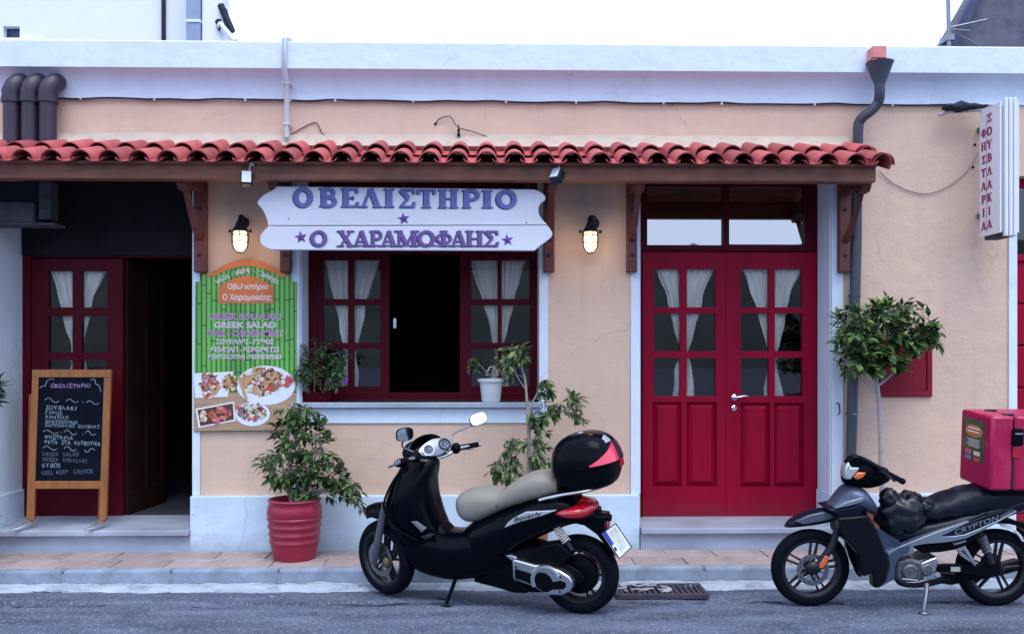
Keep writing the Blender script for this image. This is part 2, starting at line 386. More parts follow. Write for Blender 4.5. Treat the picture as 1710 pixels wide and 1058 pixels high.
# ================================================================ BUILDING
TOP = fZ(855, 72, -.15); COPB = fZ(855, 117, -.15); BANDB = fZ(855, 170, -.02)
LJ, LX1 = fX(37, .42), fX(322)
WX0, WX1 = fX(501), fX(900); WZ0 = fZ(700, 671); OT = 3.30
DX0, DX1 = fX(1069), fX(1388); STZ = .28
RX0, RX1 = fX(1697), fX(1960)
WT = .45
b = thing('restaurant_building', 'single-storey peach stucco taverna with white parapet, plinth and deep red doors', 'building')
g = G().cells(-6.6, 7.2, -.02, BANDB+.05, [(LJ, LX1, -.1, 3.30), (WX0, WX1, WZ0, OT), (DX0, DX1, -.1, OT), (RX0, RX1, -.1, 3.22)], 0, WT)
obj('wall', g, STUCCO, b)
# upper band, cove and coping: one profile run along the facade, and the roof behind
prof = [(-.02, BANDB), (-.022, COPB-.13), (-.035, COPB-.075), (-.07, COPB-.03), (-.125, COPB-.004), (-.155, COPB), (-.16, TOP-.012), (-.145, TOP), (.30, TOP), (.30, BANDB)]
g = G().loft([[Vector((x, y, z)) for y, z in prof] for x in (-6.6, -3, 0, 3, 7.2)])
obj('parapet', g, WHITE, b, smooth=True, angle=30)
obj('roof', G().box(-6.6, 7.2, .301, 6, BANDB-.25, BANDB-.05), KERB, b)
# plinth blocks, trims round the openings
pz = fZ(700, 827, -.06)
for k, (a, c) in enumerate([(fX(317, -.06), fX(1068, -.06)), (fX(1389, -.06), fX(1697, -.06))]):
    obj('plinth', G().box(a, c, -.06, -.002, SW-.03, pz), PLINTHW, b, bevel=.008)
obj('plinth', G().box(DX1-.025, DX1-.002, -.055, .285, STZ-.01, pz), PLINTHW, b, bevel=.006)
obj('plinth', G().box(LJ+.002, LJ+.03, -.06, .40, STZ-.01, pz), PLINTHW, b, bevel=.006)
def trim(x0, x1, z0, z1, y=-.018): return obj('trim', G().box(x0, x1, y, -.001, z0, z1), WHITE, b, bevel=.004)
trim(fX(322), fX(335), pz, 3.2); trim(fX(487), fX(501), fZ(500, 706), 3.2); trim(fX(900), fX(915), fZ(900, 706), 3.2)
trim(fX(501), fX(900), fZ(700, 706), WZ0-.05, -.016)
trim(fX(1053), fX(1069), pz, 3.2); trim(fX(1388), fX(1407), pz, 3.2); trim(fX(1683), fX(1697), pz, 3.3)
# white painted lining of the reveals
for (x0, x1, z0) in [(DX1-.012, DX1-.001, pz), (LJ+.001, LJ+.012, pz), (WX0+.001, WX0+.012, WZ0)]:
    obj('reveal', G().box(x0, x1, .001, .40 if x0 < -3 else .285, z0+.001, 3.25), WHITE, b)
obj('window_sill', G().box(WX0-.06, WX1+.03, -.07, .27, WZ0-.045, WZ0), MARBLE, b, bevel=.006)
# marble doorsteps
for a, c in [(-6.5, fX(316, -.08)), (DX0-.004, DX1+.02)]:
    d = obj('doorstep', G().box(a, c, -.05, .44, SW-.02, STZ-.055), MARBLE, b)
    obj('tread', G().prism([(a, -.10, STZ-.052), (a, .44, STZ-.052), (a, .44, STZ+.03), (a, .25, STZ+.018), (a, -.10, STZ-.006)], (c-a, 0, 0)), MARBLE, d, bevel=.007)
# rooms behind the openings
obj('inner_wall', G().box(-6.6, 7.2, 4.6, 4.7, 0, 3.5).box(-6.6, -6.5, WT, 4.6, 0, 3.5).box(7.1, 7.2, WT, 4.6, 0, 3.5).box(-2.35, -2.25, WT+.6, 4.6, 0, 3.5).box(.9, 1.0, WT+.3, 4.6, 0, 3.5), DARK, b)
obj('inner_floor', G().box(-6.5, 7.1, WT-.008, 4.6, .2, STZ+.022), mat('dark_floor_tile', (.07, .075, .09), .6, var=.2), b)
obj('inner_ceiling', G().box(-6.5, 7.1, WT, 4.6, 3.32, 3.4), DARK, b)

# ---- double door
FY = .29
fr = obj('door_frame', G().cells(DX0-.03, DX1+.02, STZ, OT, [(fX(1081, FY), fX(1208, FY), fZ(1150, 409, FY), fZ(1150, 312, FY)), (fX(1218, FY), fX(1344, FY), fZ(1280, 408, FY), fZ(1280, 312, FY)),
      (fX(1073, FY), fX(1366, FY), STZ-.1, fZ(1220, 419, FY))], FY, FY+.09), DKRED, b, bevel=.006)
for a, c in [(1081, 1208), (1218, 1344)]:
    obj('fanlight', G().box(fX(a, FY)-.01, fX(c, FY)+.01, FY+.04, FY+.046, fZ(1200, 409, FY)-.01, fZ(1200, 312, FY)+.01), TRANSOM, fr)
CURT = []
def leaf_door(xs, pcols, prows, pancols, panz, Y, m, parent, th=.05):
    x0, x1, z0, z1 = xs
    holes = [(fX(a, Y), fX(c, Y), fZ(a, e, Y), fZ(a, d, Y)) for a, c in pcols for d, e in prows]
    rec = [(fX(a, Y), fX(c, Y), fZ(a, panz[1], Y), fZ(a, panz[0], Y)) for a, c in pancols]
    d = obj('door_leaf', G().cells(x0, x1, z0, z1, holes+rec, Y, Y+th), m, parent, bevel=.007)
    for h in holes: obj('pane', G().box(h[0]-.01, h[1]+.01, Y+.022, Y+.027, h[2]-.01, h[3]+.01), GLASSM, d)
    for h in rec:
        e, yb, yf = .05, Y+.036, Y+.002
        o4 = [(h[0]-.01, yb, h[2]-.01), (h[1]+.01, yb, h[2]-.01), (h[1]+.01, yb, h[3]+.01), (h[0]-.01, yb, h[3]+.01)]
        m4 = [(h[0]+.008, yb-.001, h[2]+.008), (h[1]-.008, yb-.001, h[2]+.008), (h[1]-.008, yb-.001, h[3]-.008), (h[0]+.008, yb-.001, h[3]-.008)]
        i4 = [(h[0]+e, yf, h[2]+e), (h[1]-e, yf, h[2]+e), (h[1]-e, yf, h[3]-e), (h[0]+e, yf, h[3]-e)]
        back = [(x_, Y+th-.004, z_) for x_, _, z_ in o4]
        obj('panel', G().loft([[Vector(p) for p in r] for r in (back, o4, m4, i4)]), m, d)
    return d
prow = [(449, 513), (523, 586), (597, 661)]
zb, zt = STZ+.022, fZ(1220, 420, FY)-.003
lx = fX(1213, FY)
L1 = leaf_door((fX(1074, FY), lx-.002, zb, zt), [(1092, 1136), (1147, 1195)], prow, [(1090, 1138), (1147, 1197)], (671, 812), FY+.015, RED, b)
L2 = leaf_door((lx+.002, fX(1365, FY), zb, zt), [(1237, 1284), (1294, 1340)], prow, [(1237, 1286), (1293, 1343)], (672, 813), FY+.015, RED, b)
hx, hz = fX(1227, FY), fZ(1227, 663, FY)
Mh = lambda x, z, y=FY+.015: Matrix.Translation((x, y, z)) @ Matrix.Rotation(R(90), 4, 'X')
obj('handle', G().lathe([(.026, 0), (.026, .006), (.018, .01), (.011, .012), (.011, .05)], Mh(hx, hz), 20)
    .tube([(hx, FY-.03, hz), (hx+.03, FY-.036, hz+.004), (hx+.08, FY-.032, hz+.012), (hx+.115, FY-.028, hz+.008)], [.011, .010, .008, .006], 8), CHROME, L2, smooth=True)
obj('keyhole', G().lathe([(.024, 0), (.024, .006), (.012, .012), (.012, .006), (.004, .006)], Mh(hx-.004, fZ(1225, 681, FY)), 18), CHROME, L2, smooth=True)
obj('shutter_hook', G().tube([(fX(1396), -.02, fZ(1396, 672)), (fX(1397), -.06, fZ(1396, 674)), (fX(1398), -.06, fZ(1396, 688)), (fX(1395), -.05, fZ(1396, 692))], .006, 6), DGREY, b, smooth=True)

# ---- left doorway
LY = .40
x0, x1 = LJ-.02, LX1+.03
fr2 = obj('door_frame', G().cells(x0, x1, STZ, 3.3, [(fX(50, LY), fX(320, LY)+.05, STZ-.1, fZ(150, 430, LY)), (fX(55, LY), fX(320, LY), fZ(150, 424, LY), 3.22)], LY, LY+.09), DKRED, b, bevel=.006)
obj('shade_board', G().box(fX(40, LY), fX(320, LY)+.05, LY-.03, LY-.002, fZ(150, 427, LY), 3.28), mat('shade_black', (.012, .010, .014), .8, spec=.2, var=.4), fr2)  # near-black board added to stand for the deep shade above the door
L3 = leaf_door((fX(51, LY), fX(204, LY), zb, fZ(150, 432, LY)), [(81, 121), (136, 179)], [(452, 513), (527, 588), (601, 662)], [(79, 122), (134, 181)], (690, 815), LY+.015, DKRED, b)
# right leaf, folded inward and seen nearly edge-on
hinge = Vector((fX(208, LY), LY+.07, 0)); Mo = Matrix.Translation(hinge) @ Matrix.Rotation(R(84), 4, 'Z')
wd = .72; zz = fZ(150, 432, LY)
gi = G().cells(0, wd, zb, zz, [(.09, .34, .5, 1.3), (.42, .64, .5, 1.3), (.09, .34, 1.42, zz-.12), (.42, .64, 1.42, zz-.12)], 0, .045).xf(Mo)
LEAFB = mat('brown_leaf_paint', (.030, .012, .009), .7, spec=.1, var=.3)
L4 = obj('door_leaf', gi, LEAFB, b, bevel=.005, label='open dark brown door leaf swung into the dark room')
for h in [(.09, .34, .5, 1.3), (.42, .64, .5, 1.3), (.09, .34, 1.42, zz-.12), (.42, .64, 1.42, zz-.12)]: obj('panel', G().box(h[0]-.005, h[1]+.005, .014, .032, h[2]-.005, h[3]+.005).xf(Mo), LEAFB, L4)

# ---- window
VY = .28
oz0 = WZ0+.001
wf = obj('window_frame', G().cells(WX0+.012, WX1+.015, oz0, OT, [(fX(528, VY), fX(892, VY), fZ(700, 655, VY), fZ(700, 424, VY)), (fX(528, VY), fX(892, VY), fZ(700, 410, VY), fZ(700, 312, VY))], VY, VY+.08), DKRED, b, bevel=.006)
obj('fanlight', G().box(fX(528, VY)-.01, fX(892, VY)+.01, VY+.04, VY+.046, fZ(700, 410, VY)-.01, fZ(700, 312, VY)+.01), GLASSM, wf)
def sash(xa, xb, cols, rows, Y):
    holes = [(fX(a, Y), fX(c, Y), fZ(a, e, Y), fZ(a, d, Y)) for a, c in cols for d, e in rows]
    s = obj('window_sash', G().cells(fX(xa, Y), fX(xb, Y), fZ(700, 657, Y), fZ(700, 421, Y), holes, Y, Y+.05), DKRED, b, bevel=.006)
    for h in holes: obj('pane', G().box(h[0]-.01, h[1]+.01, Y+.022, Y+.027, h[2]-.01, h[3]+.01), GLASSM, s)
    return s
wrow = [(434, 499), (509, 572), (582, 645)]
s1 = sash(525, 650, [(540, 581), (591, 635)], wrow, VY+.012)
s2 = sash(768, 895, [(787, 831), (838, 884)], wrow, VY+.012)
obj('latch', G().box(fX(657, VY), fX(662, VY), VY-.012, VY+.01, fZ(657, 548, VY), fZ(657, 531, VY)), ALU, s1, bevel=.003)

# ---- right-hand opening at the edge of the picture: glass over red shutter boards
QY = .12
sh = obj('shutter_frame', G().cells(RX0-.01, RX1, STZ, 3.22, [(RX0+.05, RX1-.05, STZ+.06, fZ(1705, 436, QY)), (RX0+.05, RX1-.05, fZ(1705, 424, QY), 3.15)], QY, QY+.07), RED, b, bevel=.006)
z = STZ+.06; k = 0; zt2 = fZ(1705, 436, QY)
for k in range(6):
    a = STZ+.06+(zt2-STZ-.06)*k/6; c = STZ+.06+(zt2-STZ-.06)*(k+1)/6
    obj('shutter_board', G().box(RX0+.045, RX1-.045, QY+.018, QY+.05, a+.004, c-.004), RED, sh, bevel=.012)
obj('pane', G().box(RX0+.04, RX1-.04, QY+.03, QY+.036, fZ(1705, 424, QY)-.01, 3.16), GLASSM, sh)

# ---- meter cupboard in the wall
mx0, mx1, mz0, mz1 = fX(1468), fX(1555), fZ(1500, 662), fZ(1500, 568)
mb = thing('meter_cupboard', 'small red meter cupboard door set in the peach wall behind the standard tree', 'cupboard', (fX(1511), -.012, mz0))
obj('frame', G().cells(mx0, mx1, mz0, mz1, [(mx0+.045, mx1-.045, mz0+.045, mz1-.045)], -.025, .0), RED, mb, bevel=.006)
obj('door', G().box(mx0+.048, mx1-.048, -.014, -.001, mz0+.048, mz1-.048), RED, mb, bevel=.004)

# ---------------------------------------------------------------- curtains, tied back against the glazing bar
def curtain(xa, xb, inner, y, ztop, ztie, zbot, label, wtie=.035, wbot=.09, band=True):
    """xa..xb top edge; inner = x of the gathered edge (one of them)"""
    g = G(); nu, nv = 30, 38; vs = []; fs = []; nf, ph, wv = rnd.uniform(7, 12), rnd.uniform(0, 6), rnd.uniform(.8, 1.4); ztie += rnd.uniform(-.04, .04); wbot *= rnd.uniform(.8, 1.35)
    outer = xa if abs(inner-xb) < abs(inner-xa) else xb; sgn = 1 if outer > inner else -1; full = abs(outer-inner)
    for j in range(nv+1):
        z = ztop+(zbot-ztop)*j/nv
        if z >= ztie:
            t = (ztop-z)/(ztop-ztie); wdt = full*(1-t)**1.0*(1-.12*math.sin(t*math.pi))+wtie*t
        else:
            t = (ztie-z)/(ztie-zbot); wdt = wtie+(wbot-wtie)*t**.7
        for i in range(nu+1):
            u = i/nu
            fold = wv*(.016*math.sin(u*math.pi*nf+ph+.8*math.sin(j*.22+ph))*(.4+.6*wdt/full)+.006*math.sin(u*31+j*.4+ph))+.010*mn.noise(Vector((u*3, z*5, xa*3)))
            vs.append((inner+sgn*(u*wdt)+u*.022*mn.noise(Vector((z*6, xa*7, 1)))+.004*mn.noise(Vector((u*5, z*4, xa))), y+fold, z+.006*math.sin(u*9)))
    for j in range(nv):
        for i in range(nu):
            a = j*(nu+1)+i; fs.append((a, a+1, a+nu+2, a+nu+1))
    g.add(vs, fs)
    o = obj('curtain', g, CLOTH, None, smooth=True, angle=180)
    tag(o, label, 'curtain', 'cream curtains tied back behind the panes')
    o2 = G().tube([(inner-sgn*.012, y-.02, ztie), (inner+sgn*wtie*.5, y-.026, ztie+.004), (inner+sgn*(wtie+.012), y-.02, ztie)], .012, 6)
    obj('tie', o2, CLOTH, o, smooth=True)
def cur(pa, pb, side, Y, ptop, ptie, pbot, label, **k):
    curtain(fX(pa, Y), fX(pb, Y), fX(pb if side == 'r' else pa, Y), Y, fZ(pa, ptop, Y), fZ(pa, ptie, Y), fZ(pa, pbot, Y), label, **k)
CY = FY+.085
cur(1092, 1143, 'r', CY, 440, 592, 672, 'cream curtain at the far left of the red double door')
cur(1143, 1196, 'l', CY, 440, 592, 672, 'cream curtain in the left door leaf, next to the middle of the double door')
cur(1236, 1290, 'r', CY, 440, 592, 672, 'cream curtain just above and right of the chrome handle, in the right door leaf')
cur(1288, 1341, 'l', CY, 440, 592, 672, 'cream curtain at the far right of the red double door')
CY = LY+.085
cur(80, 129, 'r', CY, 442, 600, 668, 'dim cream curtain on the outer side of the glazed door behind the chalkboard')
cur(128, 181, 'l', CY, 442, 585, 668, 'dim cream curtain beside the dark open doorway, above the chalkboard', wbot=.16)
CY = VY+.095
cur(538, 586, 'r', CY, 425, 590, 655, 'cream curtain in the left window sash, on the side nearest the menu poster', wtie=.05)
cur(586, 637, 'l', CY, 425, 590, 655, 'cream curtain in the left window sash, beside the dark open middle')
cur(782, 835, 'r', CY, 425, 590, 655, 'cream curtain in the right window sash above the white flower pot')
cur(834, 882, 'l', CY, 425, 590, 655, 'cream curtain in the right window sash, farthest from the open middle')
# ================================================================ AWNING
aw = thing('tiled_awning', 'long lean-to awning of red clay tiles on a brown timber beam', 'awning', (0, 0, 3.05))
AX1 = fX(1463, -.62); AX0 = -6.3
PIT = .2165
def on_slope(s): return Vector((0, -.715+s*math.cos(R(18.8)), 3.150+s*math.sin(R(18.8))))
UPS, NRM = Vector((0, math.cos(R(18.8)), math.sin(R(18.8)))), Vector((0, -math.sin(R(18.8)), math.cos(R(18.8))))
def barrel(L_, r0, r1, th, up=True, n=12):
    """half-round clay tile, r0 at the eave end, r1 at the top end, lying along +Y"""
    rings = []
    for k in range(4):
        t = k/3; r = r0+(r1-r0)*t; y = L_*t; ring = []
        for i in range(n+1):
            a = math.pi*(-.02+1.04*i/n); ring.append(Vector((r*math.cos(a), y, (r*math.sin(a)) if up else -r*math.sin(a))))
        for i in range(n, -1, -1):
            a = math.pi*(-.02+1.04*i/n); q = r-th; ring.append(Vector((q*math.cos(a), y, (q*math.sin(a)) if up else -q*math.sin(a))))
        rings.append(ring)
    return G().loft(rings)
cov = mesh_of('tile', barrel(.42, .086, .070, .009), TILE, True, 40)
gp = barrel(.42, .066, .072, .010, up=False, n=8); gp.v = [(a, bb, c*.42) for a, bb, c in gp.v]
pan = mesh_of('tile', gp, TILE, True, 40)
RX = Matrix.Rotation(R(18.8), 4, 'X')
iM = root_matrix(aw).inverted()
def put_tile(me, x, s, dz, jit=.004):
    p = on_slope(s)+NRM*dz; p.x = x+rnd.uniform(-jit, jit)
    o = bpy.data.objects.new('tile', me); COL.objects.link(o); o.parent = aw
    o.matrix_basis = iM @ Matrix.Translation(p) @ RX @ Matrix.Rotation(rnd.uniform(-.012, .012), 4, 'Z') @ Matrix.Rotation(rnd.uniform(-.01, .01), 4, 'X')
xlast = AX1+.02; n = int((xlast-AX0)/PIT)
for k in range(n+1):
    x = xlast-k*PIT
    put_tile(cov, x, 0+rnd.uniform(-.008, .006), 0.005); put_tile(cov, x, .335+rnd.uniform(-.006, .006), .028)
    if k:
        put_tile(pan, x+PIT/2, -.012, .030); put_tile(pan, x+PIT/2, .335, .050)
# half tile closing the verge, tipped outward
vx = xlast+PIT*.10
p = on_slope(0)+NRM*.02; o = bpy.data.objects.new('tile', cov); COL.objects.link(o); o.parent = aw
o.matrix_basis = iM @ Matrix.Translation((vx-.05, p.y, p.z-.01)) @ RX @ Matrix.Rotation(R(28), 4, 'Y')
o = bpy.data.objects.new('tile', cov); COL.objects.link(o); o.parent = aw; p = on_slope(.335)+NRM*.045
o.matrix_basis = iM @ Matrix.Translation((vx-.05, p.y, p.z-.01)) @ RX @ Matrix.Rotation(R(28), 4, 'Y')
# mortar fillet against the wall
g = G(); rings = []
for i in range(140):
    x = AX0+(vx-AX0)*i/139; a = .012*mn.noise(Vector((x*3, 0, 0)))+.006*mn.noise(Vector((x*14, 3, 0)))
    rings.append([Vector((x, .0, 3.545+a)), Vector((x, -.02, 3.53+a)), Vector((x, -.07, 3.475+a*.6)), Vector((x, -.12, 3.42)), Vector((x, 0, 3.36))])
obj('mortar_fillet', g.loft(rings), MORTAR, aw, smooth=True)
bz0, bz1 = 3.04, 3.185
def beam_part(name, x0, x1, y0, y1, z0, z1, m=WOOD, bev=.006): return obj(name, G().box(x0, x1, y0, y1, z0, z1), m, aw, bevel=bev)
beam_part('eave_beam', AX0, AX1, -.62, -.52, bz0, bz1)
# sloping boards under the tiles
nb = 5
for k in range(nb):
    s0, s1 = .07+.6*k/nb, .07+.6*(k+1)/nb-.006
    a, c = on_slope(s0)-NRM*.022, on_slope(s1)-NRM*.022
    obj('soffit_board', G().prism([(AX0, a.y, a.z), (AX0, c.y, c.z), (AX0, c.y+NRM.y*.018, c.z+NRM.z*.018), (AX0, a.y+NRM.y*.018, a.z+NRM.z*.018)], (AX1-AX0, 0, 0)), WOOD, aw)
# wall brackets: post, outrigger with carved nose, curved brace
for px, pw in [(-40, 20), (339, 20), (480, 18), (916, 18), (1053, 17), (1405, 19)]:
    x = fX(px); hw = pw/200/2; ztop = 3.16; zbot = fZ(px, 456)
    br = obj('bracket', G().box(x-hw, x+hw, -.085, -.02, zbot, ztop), WOODV, aw, bevel=.008)
    tip = -.60
    obj('outrigger', G().prism([(x-hw*.8, -.03, 3.162), (x-hw*.8, tip+.08, 3.162), (x-hw*.8, tip+.08, 3.03), (x-hw*.8, tip+.12, 2.99), (x-hw*.8, tip+.2, 2.985), (x-hw*.8, tip+.24, 3.03), (x-hw*.8, -.03, 3.04)], (hw*1.6, 0, 0)), WOODV, br, bevel=.004)
    path = [Vector((x, -.09-.36*t, 2.66+.40*(t**1.35))) for t in [i/8 for i in range(9)]]
    rings = [[q+Vector((sx*hw*.55, -.026*s*.7, .026*s)) for sx, s in ((-1, -1), (1, -1), (1, 1), (-1, 1))] for q in path]
    obj('brace', G().loft(rings), WOODV, br)
    for zb_ in (zbot+.14, zbot+.52):
        obj('bolt', G().lathe([(.014, 0), (.014, .006), (.006, .01)], Matrix.Translation((x, -.085, zb_)) @ Matrix.Rotation(R(90), 4, 'X'), 10), DGREY, br)

# ---- concrete box of the kitchen duct under the left end of the awning
kx0, kx1 = fX(-30, -.1), fX(84, -.1)
d = thing('duct_box', 'grimy grey box hood under the awning above the left pier', 'vent hood', (fX(30), -.1, fZ(30, 378, -.1)))
GRIME = mat('grimy_grey', (.05, .052, .07), .8, var=.4, vscale=9, bump=.4, bscale=25, dark=(.02, .02, .03), dscale=5, damt=.8)
zz0 = fZ(30, 373, -.1)
obj('hood', G().box(kx0, fX(60, -.1), -.14, .02, zz0, fZ(30, 338, -.1)), GRIME, d, bevel=.01)
obj('duct', G().box(fX(66, -.1), fX(86, -.1), -.12, .02, zz0+.03, 3.12), GRIME, d, bevel=.008)
obj('back_box', G().box(kx0, fX(64, -.1), -.10, .02, fZ(30, 336, -.1), 3.12), mat('grimy_dark', (.008, .008, .012), .8, var=.3), d, bevel=.006)
obj('lip', G().box(kx0, fX(98, -.1), -.17, .02, zz0-.022, zz0-.002), GRIME, d, bevel=.004)

# ---- three dark vent pipes with bent heads
PIPEM = mat('dark_purple_brown_pipe', (.03, .02, .04), .45, var=.15, vscale=4)
for px, lab in [(20, 'dark bent vent pipe, the one at the outer end of the three'), (50, 'dark bent vent pipe standing between its two neighbours'), (80, 'dark bent vent pipe nearest the white conduit, rightmost of the three')]:
    x = fX(px, -.14); r = .066; z0, z1 = fZ(px, 226, -.14), fZ(px, 166, -.14)
    v = thing('vent_pipe', lab, 'vent pipe', (x, -.14, z0), group='vent pipes on the parapet')
    obj('pipe', G().tube([(x, -.14, z0-.09), (x, -.14, z1)], r, 20), PIPEM, v, smooth=True)
    c = Vector((x, -.14, z1)); pth = [c+Vector((.02*t, 0, .0)) for t in (0,)]
    pth = [(x, -.14, z1-.02), (x, -.14, z1+.06)]+[(x+.035*math.sin(a), -.14+.09*(1-math.cos(a)), z1+.06+.10*math.sin(a)) for a in [R(q) for q in (20, 40, 60, 80, 95)]]
    obj('elbow', G().tube(pth, [r*1.14, r*1.14, r*1.14, r*1.14, r*1.14, r*1.12, r*1.05], 20), PIPEM, v, smooth=True)
    obj('collar', G().tube([(x, -.14, z1-.03), (x, -.14, z1+.01)], r*1.2, 20), PIPEM, v, smooth=True)

# ---- white conduit pipe
cx = fX(475, -.18)
cd = thing('conduit', 'thin white conduit pipe rising from the awning tiles to the parapet top', 'pipe', (cx, -.18, 3.5))
obj('tube', G().tube([(cx, -.10, fZ(475, 230, -.1)), (cx, -.10, fZ(475, 140, -.1)), (cx, -.185, fZ(475, 112, -.185)), (cx, -.185, fZ(475, 66, -.185)), (cx+.012, -.12, fZ(475, 58, -.185)), (cx+.03, -.05, fZ(475, 62, -.185))], .021, 12), WGREY, cd, smooth=True)
for py in (208, 140):
    obj('clip', G().box(cx-.03, cx+.03, -.125, -.01, fZ(475, py, -.1)-.008, fZ(475, py, -.1)+.008), WGREY, cd, bevel=.003)

# ---- funnel and downpipe, with its pink spout block
px = 1469; fx_ = fX(px, -.22)
dp = thing('downpipe', 'dark grey downpipe with a funnel head and swan-neck bend', 'downpipe', (fX(1430, -.12), -.12, SW))
pf = lambda a, bb, Y: Vector((fX(a, Y), Y, fZ(a, bb, Y)))
cf = pf(1469, 105, -.24)
obj('funnel', G().lathe([(.032, -.245), (.034, -.20), (.105, -.01), (.112, 0), (.107, .002), (.10, -.01), (.03, -.2)], Matrix.Translation(cf), 28), GREYP, dp, smooth=True)
Y_ = -.16
ctl = [pf(1469, 140, -.24), pf(1469, 158, -.23), pf(1466, 172, -.2), pf(1455, 185, -.18), pf(1443, 194, Y_), pf(1435, 204, -.13), pf(1433, 216, -.12), pf(1433, 240, -.10)]
def smooth_path(P, k=5):
    P = [Vector(p) for p in P]; out = []
    for i in range(len(P)-1):
        a, b_, c, d_ = P[max(i-1, 0)], P[i], P[i+1], P[min(i+2, len(P)-1)]
        for t in [q/k for q in range(k)]:
            out.append(.5*((2*b_)+(c-a)*t+(2*a-5*b_+4*c-d_)*t*t+(3*b_-a-3*c+d_)*t**3))
    return out+[P[-1]]
obj('swan_neck', G().tube(smooth_path(ctl), .041, 16), GREYP, dp, smooth=True)
obj('lower_pipe', G().tube([pf(1431, 242, -.09), pf(1430, 400, -.07), pf(1427, 520, -.07), pf(1421, 760, -.07), (fX(1419, -.07), -.07, SW)], .043, 16), GREYP, dp, smooth=True)
for py, a in ((494, 1427), (690, 1423)):
    q = pf(a, py, -.07)
    obj('pipe_clip', G().tube([(q.x, -.07, q.z-.012), (q.x, -.07, q.z+.012)], .05, 16).box(q.x-.012, q.x+.012, -.03, -.001, q.z-.012, q.z+.012), GREYP, dp, smooth=True)
PINK = mat('pink_plaster', (.72, .26, .24), .85, var=.15, vscale=10, bump=.3)
sp = thing('rain_spout', 'small pink plaster rain spout block above the grey funnel', 'spout', (fx_, -.25, fZ(px, 101, -.25)))
x0, x1, z0, z1 = fX(1457, -.27), fX(1480, -.27), fZ(px, 103, -.27), fZ(px, 77, -.27)
obj('block', G().box(x0, x1, -.28, -.161, z0+.028, z1), PINK, sp, bevel=.006)
obj('ledge', G().box(x0+.003, x1-.003, -.275, -.161, z0, z0+.024), PINK, sp, bevel=.004)

# ---- cables on the wall
def cable(label, pts, r, m=DGREY, name='cable', clips=()):
    o = obj(name, G().tube(smooth_path(pts, 4), r, 6), m, None, smooth=True); return tag(o, label, 'cable')
pts = []
for i in range(40):
    a = 95+(1585-95)*i/39; pts.append(pf(a, 164+.008*(a-95)+1.6*math.sin(i*1.9)*math.sin(i*.7), -.028))
cb = cable('dark cable clipped along the lower edge of the white band', pts, .0075)
for a in (135, 258, 410, 485, 560, 690, 845, 962, 1108, 1205, 1360, 1490):
    q = pf(a, 164+.008*(a-95)+.8, -.03); obj('cable_clip', G().box(q.x-.008, q.x+.008, q.y-.012, q.y+.01, q.z-.010, q.z+.012), WGREY, cb, bevel=.002)
cable('thin wire running from a wall eyelet down along the tiles, right of the conduit', [pf(480, 228, -.01), pf(524, 205, -.01), pf(534, 215, -.015), pf(545, 226, -.015), pf(600, 229, -.02), pf(730, 232, -.03)], .004)
ins = thing('insulator', 'small dark insulator peg with looped wires on the wall above the tiles', 'insulator', pf(764, 225, 0))
obj('peg', G().lathe([(.012, 0), (.016, .02), (.008, .03), (.014, .05), (.006, .07), (.004, .1)], Matrix.Translation(pf(766, 228, -.05)), 12), DGREY, ins, smooth=True)
obj('wire', G().tube(smooth_path([pf(727, 207, -.005), pf(735, 198, -.02), pf(752, 195, -.03), pf(764, 212, -.05), pf(790, 220, -.03), pf(830, 232, -.02), pf(900, 236, -.02)], 5), .004, 6), DGREY, ins, smooth=True)
obj('wall_plug', G().ell(pf(727, 207, -.004), .012, .008, .012, 8, 6), DGREY, ins, smooth=True)
cable('thin slack wire looping from the awning end up to the hanging lit sign', [pf(1468, 285, -.02), pf(1490, 305, -.012), pf(1520, 319, -.012), pf(1550, 323, -.012), pf(1585, 310, -.012), pf(1615, 285, -.012), pf(1634, 255, -.02)], .0045, mat('grey_wire', (.3, .27, .28), .6))
tag(obj('wall_plug', G().ell(pf(1628, 242, -.004), .012, .012, .012, 8, 6), DGREY, None, smooth=True), 'upper of two small dark wall plugs beside the lit sign', 'wall plug', 'wall plugs')
tag(obj('wall_plug', G().ell(pf(1625, 279, -.004), .012, .012, .012, 8, 6), DGREY, None, smooth=True), 'lower of two small dark wall plugs beside the lit sign', 'wall plug', 'wall plugs')

# ================================================================ NEIGHBOURS ABOVE THE PARAPET
NW = mat('neighbour_white', (.80, .83, .86), .8, var=.03)
nb_ = thing('white_house', 'tall white house rising behind the left end of the parapet', 'house', (-8, 7.5, 0))
NY = 7.5
hx1 = fX(312, NY)
wx0, wx1, wz0, wz1 = fX(5, NY), fX(33, NY), fZ(5, 63, NY), fZ(5, 44, NY)
obj('wall', G().cells(-18, fX(274, NY), 0, 9, [(wx0, wx1, wz0, wz1)], NY, NY+.3), NW, nb_)
obj('window', G().box(wx0-.02, wx1+.02, NY+.12, NY+.16, wz0-.02, wz1+.02), mat('dark_blue_pane', (.02, .04, .12), .3), nb_)
obj('window_sill', G().box(wx0-.02, wx1+.35, NY-.05, NY-.002, wz0-.06, wz0-.03), NW, nb_)
obj('side_wall', G().box(fX(279, NY), hx1, NY-.05, NY+.3, 0, 9), NW, nb_)
obj('drainpipe', G().tube([(fX(276, NY), NY-.08, 4), (fX(276, NY), NY-.08, 9)], .035, 10), DGREY, nb_, smooth=True)
ch = thing('flue_stack', 'pale blue-grey square flue beside the white house, banded in white', 'flue', (fX(322, 7), 7, 4))
FLU = mat('flue_grey', (.26, .33, .46), .7, var=.1)
obj('shaft', G().box(fX(311, 7), fX(334, 7), 7, 7.4, 4, 9), FLU, ch, bevel=.01)
obj('band', G().box(fX(310, 7), fX(335, 7), 6.985, 7.41, fZ(320, 37, 7), fZ(320, 33, 7)), NW, ch)
